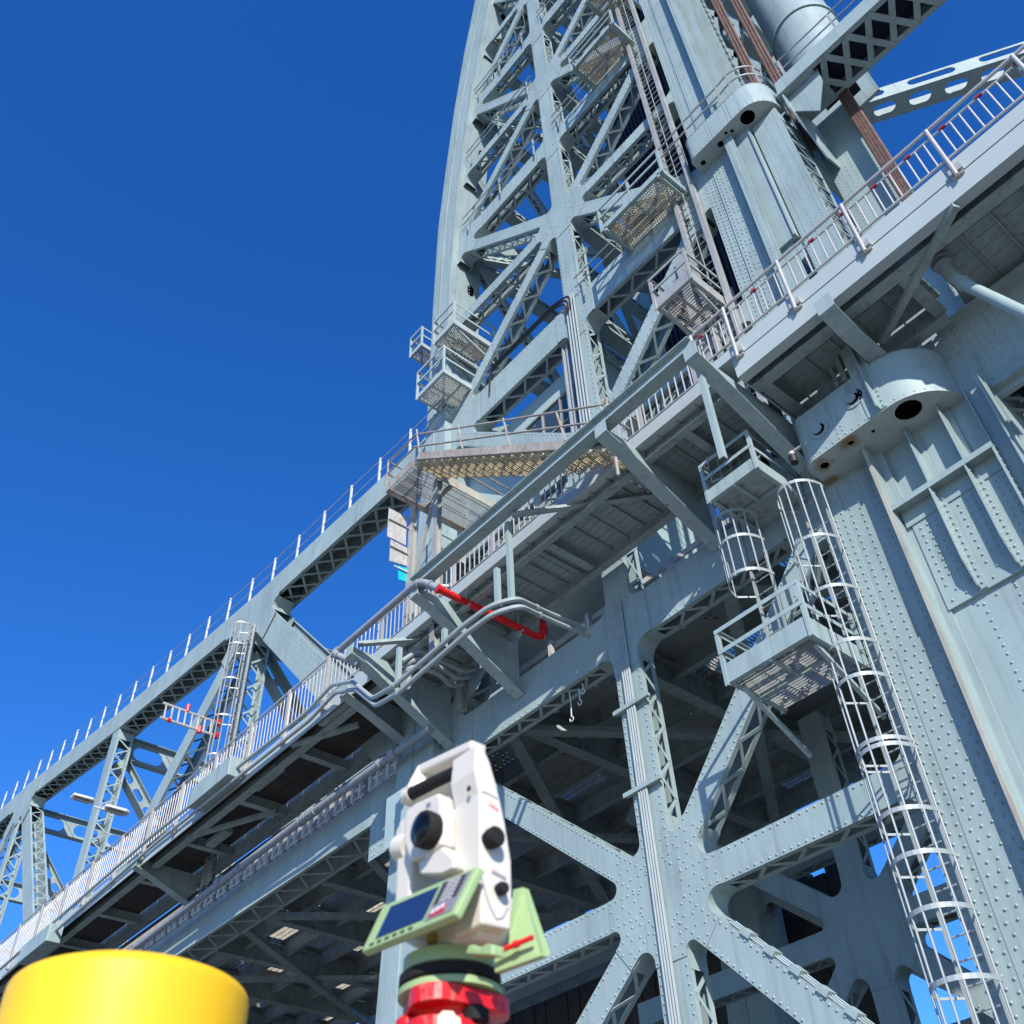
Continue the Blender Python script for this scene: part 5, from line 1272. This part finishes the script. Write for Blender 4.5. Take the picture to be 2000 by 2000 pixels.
# tower gussets by the knee brackets below the footway on the left leg
g = G(); g.box(-20.6, -17.9, 12.96, 12.985, 11.0, 13.4); P = [(x + .06*((k % 2)), 12.959, z) for k, x in enumerate(np.arange(-17.95, -20.5, -.17)) for z in np.arange(11.1, 13.3, .17)]
o = part('gusset_plate', g, M['steel'], tower); rivets(o, P, (0,-1,0), .03)
jx, jz0, jz1 = at(757, 1560, 12.3).x, at(757, 1655, 12.3).z, at(757, 1563, 12.3).z; g = G(); g.box(jx, jx + 1.0, 12.3, 12.9, jz0, jz1); g.box(jx-.02, jx+1.02, 12.28, 12.3, jz0-.04, jz1+.04); tag(part('junction_cover', g, M['wallp'], None, bev=.01), 'tall flat pale steel box on the tower leg behind the survey instrument', 'steel box')
# ------------------------------------------------------------------ survey instrument in front
ts = thing('total_station', 'white survey total station with green keypad panels, blurred in the foreground', 'survey instrument', (-1.07, .92, .44))
wm = simple('instrument_white', (0.60, 0.565, 0.49), 0.38, 0, .5); gm = simple('instrument_green', (0.30, 0.42, 0.19), 0.45)
bm_ = simple('black_rubber', (0.016, 0.015, 0.015), 0.75, 0, .2); scr = simple('dark_blue_screen', (0.012, 0.028, 0.09), 0.25); keym = simple('grey_keypad', (0.20, 0.20, 0.22), 0.5); lens = simple('lens_glass', (0.003, 0.003, 0.004), 0.12, 0, .35)
redp = paint('tribrach_red', (0.58, 0.012, 0.014), 0.3, 0.1, 18.0, 0.001, dirt=(0.5, 0.22, 0.18), dirt_amt=0.3); labm = simple('worn_label', (0.62, 0.55, 0.38), 0.6)
K = .80                              # distance of the instrument's front from the lens, along y
def c8(x, y, Y=K): return at(600 + x/3.22, 1400 + y/3.22, Y)
def xz(L, y=K): return [(c8(a, b, y).x, c8(a, b, y).z) for a, b in L]
def slab(nm, L, y, t_, mat, bev=.004, par=None):
    g = G(); g.prism([xz(L, y)], (0, y, 0), X, Z, Y_, t_); return part(nm, g, mat, par or ts, bev=bev)
xr = c8(1092, 900).x; xi = c8(922, 900).x; xl = c8(560, 900).x; xli = c8(655, 900).x
def side(x, y): return atx(600 + x/3.22, 1400 + y/3.22, xr)
# right standard with its handle leg: side profile in the yz plane, full width between two cheeks
pr_ = [side(*p) for p in ((1085,165),(1110,190),(1150,280),(1185,400),(1215,520),(1250,680),(1285,900),(1290,1100),(1280,1340))]
zb_ = side(1092, 1300).z; zh = side(1095, 480).z
P = [(K, zb_)] + [(v.y, v.z) for v in reversed(pr_)] + [(K - .004, pr_[0].z - .004), (K - .008, side(1050, 330).z), (K, zh)]
g = G(); g.prism([P], (xi, 0, 0), Y_, Z, X, xr - xi); rs = part('standard', g, wm, ts, bev=.005)
# left standard, lower
zl = c8(640, 590).z; zlb = c8(570, 1380).z
g = G(); g.prism([[(K, zlb), (K + .06, zlb), (K + .06, zl - .03), (K + .045, zl), (K + .008, zl), (K, zl - .01)]], (xl, 0, 0), Y_, Z, X, xli - xl); part('standard', g, wm, ts, bev=.006)
# carrying handle: rubber grip in front, white frame behind and above it
a, b = c8(662, 482, K + .005), c8(1030, 305, K + .005)
g = G(); g.tube([a, b], .0105, 18); part('handle_grip', g, bm_, ts, smooth=True)
g = G(); q0, q1 = c8(655, 487, K + .005), c8(662, 482, K + .005); g.tube([q0 + (a-b).normalized()*.012, a], .0125, 18); part('grip_end', g, wm, ts, smooth=True)
fa, fb = c8(735, 350, K + .03), c8(1080, 190, K + .03)
g = G(); g.bar(fa, fb + Vector((.0, 0, 0)), .03, .016); part('handle_frame', g, wm, ts, bev=.004)
g = G(); g.bar(fa + Vector((.004, 0, .004)), c8(655, 505, K + .012), .022, .026); part('handle_arm', g, wm, ts, bev=.005)
g = G(); g.bar(c8(670, 540, K + .03), c8(1000, 400, K + .03), .05, .02); g.bar(c8(745, 440, K + .055), c8(1040, 300, K + .055), .006, .05, Z); part('top_cover', g, wm, ts, bev=.004)
# telescope body, ocular drum, lens
P = xz([(602, 790), (612, 600), (690, 535), (815, 478), (842, 500), (842, 800), (760, 880), (640, 900)], K - .02)
g = G(); g.prism([P], (0, K - .02, 0), X, Z, Y_, .075); part('telescope', g, wm, ts, bev=.006)
lc = c8(752, 712, K - .03)
g = G(); g.lathe((lc.x, K - .02, lc.z), [(.0255, 0), (.0265, -.008), (.0265, -.018), (.0245, -.021), (.022, -.021)], 36, (0, 1, 0)); part('lens_ring', g, bm_, ts, smooth=True)
lc2 = lc
g = G(); g.lathe((lc2.x, K - .02, lc2.z), [(.001, -.028), (.009, -.027), (.016, -.0245), (.0222, -.020), (.0222, 0)], 28, (0, 1, 0)); part('lens', g, lens, ts, smooth=True)
g = G(); g.tube([c8(640, 760, K + .025), c8(1060, 640, K + .025)], .024, 28); part('trunnion', g, wm, ts, smooth=True)
g = G(); g.tube([c8(590, 830, K + .012), c8(660, 820, K + .012)], .021, 24); part('left_drum', g, wm, ts, smooth=True)
P = xz([(690, 915), (850, 815), (925, 880), (925, 950), (835, 990), (700, 990)], K - .018); g = G(); g.prism([P], (0, K - .018, 0), X, Z, Y_, .06); part('optics_cover', g, wm, ts, bev=.005)
g = G()
for yy in (540, 556): a, b = c8(748, yy + 12, K - .0206), c8(776, yy, K - .0206); g.bar(a, b, .0006, .0028, Z)
part('marking', g, simple('grey_print', (.25, .25, .32), .6), ts)
# alidade base between the standards
P = xz([(570, 1200), (930, 1050), (1040, 1060), (1092, 1300), (1060, 1400), (900, 1425), (640, 1440), (560, 1400)], K + .012); g = G(); g.prism([P], (0, K + .012, 0), X, Z, Y_, .09); part('base_body', g, wm, ts, bev=.008)
# side details on the right standard
k = side(1140, 780); g = G(); g.lathe(k, [(.0125, 0), (.0125, .004), (.014, .007), (.014, .018), (.012, .021), (.001, .0212)], 28, (1, 0, 0)); part('focus_knob', g, bm_, ts, smooth=True)
k = side(1205, 1090); g = G(); g.lathe(k, [(.008, 0), (.009, .009), (.007, .015), (.001, .0155)], 18, (1, -.1, -.1)); part('drive_knob', g, bm_, ts, smooth=True)
a, b = side(1160, 972), side(1248, 1018); g = G(); g.bar(a + Vector((.0008, 0, 0)), b + Vector((.0008, 0, 0)), .0012, .0045); part('model_strip', g, simple('faded_print', (.30, .28, .28), .6), ts)
k = side(1015, 452); k.x = xr; g = G(); g.lathe(c8(1018, 452, K - .009), [(.0042, 0), (.0042, -.001), (.001, -.0011)], 14, (0, 1, 0)); part('handle_screw', g, bm_, ts)
a, b = side(1142, 548), side(1194, 586); cu = bpy.data.curves.new('logo_mark', 'FONT'); cu.body = 'Leica'; cu.shear = .25; cu.extrude = .02; cu.size = 1.0
lo_ = bpy.data.objects.new('logo_text', cu); COL.objects.link(lo_); bpy.context.view_layer.update(); lw_ = max(.1, lo_.dimensions.x)
lm = bpy.data.meshes.new_from_object(lo_.evaluated_get(bpy.context.evaluated_depsgraph_get())); bpy.data.objects.remove(lo_)
dy = (b - a).normalized(); k_ = (b - a).length / lw_ * 1.05; upv = Vector((1, 0, 0)).cross(dy)
for v in lm.vertices: p = v.co.copy(); v.co = a + dy*p.x*k_ + upv*(p.y*k_*1.15 - .002) + Vector((.0004 + p.z*.01, 0, 0))
lm.materials.clear(); lm.materials.append(simple('red_print', (.75, .07, .06), .5)); link('logo_mark', lm, ts)
g = G(); pth = [side(*p) + Vector((.0006, 0, 0)) for p in ((1092, 1000), (1120, 1110), (1150, 1200), (1190, 1275), (1230, 1265), (1262, 1200))]; g.tube(pth, .0009, 4); part('cover_seam', g, keym, ts)
g = G(); pth = [side(*p) + Vector((.0005, 0, 0)) for p in ((1095, 470), (1150, 490), (1200, 520))]; g.tube(pth, .0006, 4); part('handle_seam', g, keym, ts)
# near keypad panel, tilted so that its face looks up and out
TL, TR, BL, BR = c8(475, 1185, K - .018), c8(1080, 930, K - .018), c8(335, 1480, K - .05), c8(925, 1240, K - .05)
ux = (BR - BL); vy = (TL - BL); nn = ux.cross(vy).normalized()
def pan(u, v, d=0): return BL.lerp(BR, u).lerp(TL.lerp(TR, u), v) + nn*d
def quad(nm, u0, u1, v0, v1, d0, d1, mat, bev=0, par=ts):
    g = G(); V = [pan(u0, v0, d0), pan(u1, v0, d0), pan(u1, v1, d0), pan(u0, v1, d0), pan(u0, v0, d1), pan(u1, v0, d1), pan(u1, v1, d1), pan(u0, v1, d1)]
    g.add(V, [(0,3,2,1),(4,5,6,7),(0,1,5,4),(1,2,6,5),(2,3,7,6),(3,0,4,7)]); return part(nm, g, mat, par, bev=bev)
kp = quad('keypad_panel', 0, 1, 0, 1, -.013, 0, gm, .0035)
quad('screen', .13, .645, .17, .86, .0002, .0008, scr)
quad('keypad', .675, .95, .10, .92, .0002, .0009, keym)
for i in range(6): quad('key', .09 + .085*i, .135 + .085*i, .055, .10, .0003, .0012, M['cable'], .0, kp)
for i in range(4):
    for j in range(6):
        quad('key', .695 + .062*i, .735 + .062*i, .42 + .08*j, .462 + .08*j, .001, .002, (bm_ if i in (0, 3) else M['sign']), 0, kp)
quad('key', .71, .86, .14, .32, .001, .0016, simple('red_key', (.42, .03, .05), .5), 0, kp)
for i in range(3): quad('key', .72 + .045*i, .752 + .045*i, .2 + .02*i, .29 + .02*i, .0018, .0026, M['white'], 0, kp)
# far keypad panel, seen from its side at right
V = [c8(1292, 1085, K + .065), c8(1355, 1068, K + .085), c8(1488, 1480, K + .085), c8(1475, 1500, K + .07), c8(1175, 1612, K + .05), c8(1170, 1500, K + .05), c8(1255, 1430, K + .058)]
g = G(); a = [v + Vector((0, .012, 0)) for v in V]; n7 = len(V); g.add(V + a, [tuple(range(n7)), tuple(range(2*n7-1, n7-1, -1))] + [(i, i+n7, (i+1) % n7 + n7, (i+1) % n7) for i in range(n7)]); part('rear_keypad_panel', g, gm, ts, bev=.002)
a, b = c8(1180, 1487, K + .04), c8(1420, 1385, K + .06); g = G(); g.tube([a, b], .0035, 8); g.tube([a.lerp(b, .5), a.lerp(b, .62)], .005, 8); part('stylus', g, M['red'], ts)
# rotating base and clamp ring: fronts measured on the near tangent
rb = .0655; mid = c8(900, 1560, K + .012); vd = Vector((mid.x, mid.y, 0)).normalized(); bc = Vector((mid.x, mid.y, 0)) + vd*rb
zf = lambda y: c8(900, y, K + .012).z
g = G(); g.lathe((bc.x, bc.y, 0), [(rb*.93, zf(1415)), (rb*.985, zf(1425)), (rb*.985, zf(1515)), (rb*.93, zf(1525))], 40); part('green_base', g, gm, ts, smooth=True)
g = G(); g.lathe((bc.x, bc.y, 0), [(rb*.98, zf(1525)), (rb*1.06, zf(1535)), (rb*1.07, zf(1595)), (rb*1.0, zf(1612))], 40); part('clamp_ring', g, bm_, ts, smooth=True)
g = G(); P = xz([(990, 1490), (1010, 1435), (1035, 1430), (1080, 1452), (1120, 1425), (1165, 1428), (1165, 1500)], K - .002); g.prism([P], (0, K - .002, 0), X, Z, Y_, .02); part('base_lug', g, gm, ts, bev=.003)
a = c8(785, 1395, K + .008); g = G(); g.box(a.x - .007, a.x + .007, a.y - .004, a.y + .004, a.z - .006, a.z + .006); part('port', g, simple('brass', (.55, .33, .06), .4, .6), ts)
zr = zf(1612) + .036*0
# tribrach on its tripod
tr = thing('tribrach', 'scuffed red tribrach clamped under the survey instrument', 'tribrach', (bc.x, bc.y, zr - .1))
z2 = zr
g = G(); g.lathe((bc.x, bc.y, z2), [(rb*1.0, .0), (rb*1.08, -.003), (rb*1.08, zf(1670)-z2)], 36); part('green_collar', g, gm, tr, smooth=True)
z3 = zf(1668)
def tri(r, rc, n=9):
    P = []
    for k in range(3):
        a0 = math.atan2(-vd.y, -vd.x) + math.radians(-22 + 120*k); c = (r*math.cos(a0), r*math.sin(a0))
        P += [(c[0] + rc*math.cos(a0 + a), c[1] + rc*math.sin(a0 + a)) for a in np.linspace(-math.pi/3, math.pi/3, n)]
    return P
g = G(); g.prism([[(bc.x + a, bc.y + b) for a, b in tri(.042, .038)]], (0, 0, z3 - .024), X, Y_, Z, .022); part('upper_plate', g, redp, tr, bev=.004)
g = G(); g.lathe((bc.x, bc.y, z3 - .024), [(.052, 0), (.048, -.006), (.048, -.014), (.052, -.02)], 30); part('hub', g, redp, tr, smooth=True)
g = G(); g.prism([[(bc.x + a, bc.y + b) for a, b in tri(.043, .040)]], (0, 0, z3 - .10), X, Y_, Z, .058); part('lower_plate', g, redp, tr, bev=.005)
for k in range(3):
    a = math.atan2(-vd.y, -vd.x) + math.radians(38 + 120*k); c = Vector((bc.x + .055*math.cos(a), bc.y + .055*math.sin(a), z3 - .042)); g = G(); g.lathe(c, [(.012, -.004), (.017, .0), (.017, .013), (.013, .017), (.007, .02)], 18); part('foot_screw', g, redp if k else bm_, tr, smooth=True)
la = c8(860, 1870, K - .03)
g = G(); g.prism([[(-.014, -.010), (.0, -.013), (.016, -.009), (.015, .003), (.009, .009), (-.004, .008), (-.007, .003), (-.013, .0)]], Vector((bc.x, bc.y, c8(880, 1900, K).z)) - vd*.0835, Vector((-vd.y, vd.x, 0)), Z, vd, .004); part('worn_label', g, labm, tr)
z2 = z3 - .1 + .135
tp = thing('tripod', 'survey tripod under the red tribrach, mostly below the frame', 'tripod', (bc.x, bc.y, -1.6))
g = G(); g.lathe((bc.x, bc.y, z2 - .135), [(.085, 0), (.09, -.006), (.09, -.03), (.05, -.04)], 30); part('tripod_head', g, redp, tp, smooth=True)
for k in range(3):
    a = math.radians(-35 + 120*k); u = Vector((math.cos(a), math.sin(a), 0)); g = G(); top = Vector((bc.x, bc.y, z2 - .16)) + u*.075; ft = Vector((bc.x, bc.y, -1.6)) + u*.75
    g.bar(top, ft, .05, .035); g.bar(top + Vector((0,0,.02)), top.lerp(ft, .12), .07, .05); part('leg', g, redp if k == 0 else M['rope'], tp, bev=.004)

# ------------------------------------------------------------------ yellow bollard
yd = 1.22; c = ray(250, 1975); c = Vector(c / (c[0]*R[0,2] + c[1]*R[1,2] + c[2]*R[2,2]) * yd * 1.0)
rr = 478/FPX*yd/2*.955
ym = paint('yellow_plastic', (0.78, 0.47, 0.011), 0.5, 0.05, 9.0, 0.0006, dirt=(0.56, 0.31, 0.02), dirt_amt=0.1)
yb = thing('yellow_bollard', 'bright yellow plastic bollard cover with a moulded seam, close to the lens', 'bollard', (c.x, c.y, -1.6))
c = Vector((c.x, c.y, c.z)); tz_ = c.z + .028
prof = [(rr*1.06, -1.6 - tz_ - .0), (rr*1.03, -.35), (rr, -.05)] + [(rr - .018 + .018*math.cos(a), -.02 + .018*math.sin(a)) for a in np.linspace(0, 1.3, 7)] + [(rr*.8, .004), (rr*.4, .012), (.001, .014)]
g = G(); g.lathe((c.x, c.y, tz_), prof, 96); part('cover', g, ym, yb, smooth=True)
sx = Vector((c.x, c.y, 0)); an = math.atan2(-c.y, -c.x) - .22
g = G(); p = lambda r_, h: (c.x + (r_ - .0004)*math.cos(an), c.y + (r_ - .0004)*math.sin(an), tz_ + h)
g.tube([p(rr*1.06, -1.55), p(rr*1.03, -.35), p(rr, -.05), p(rr, -.02)], .0008, 5); part('seam', g, ym, yb)
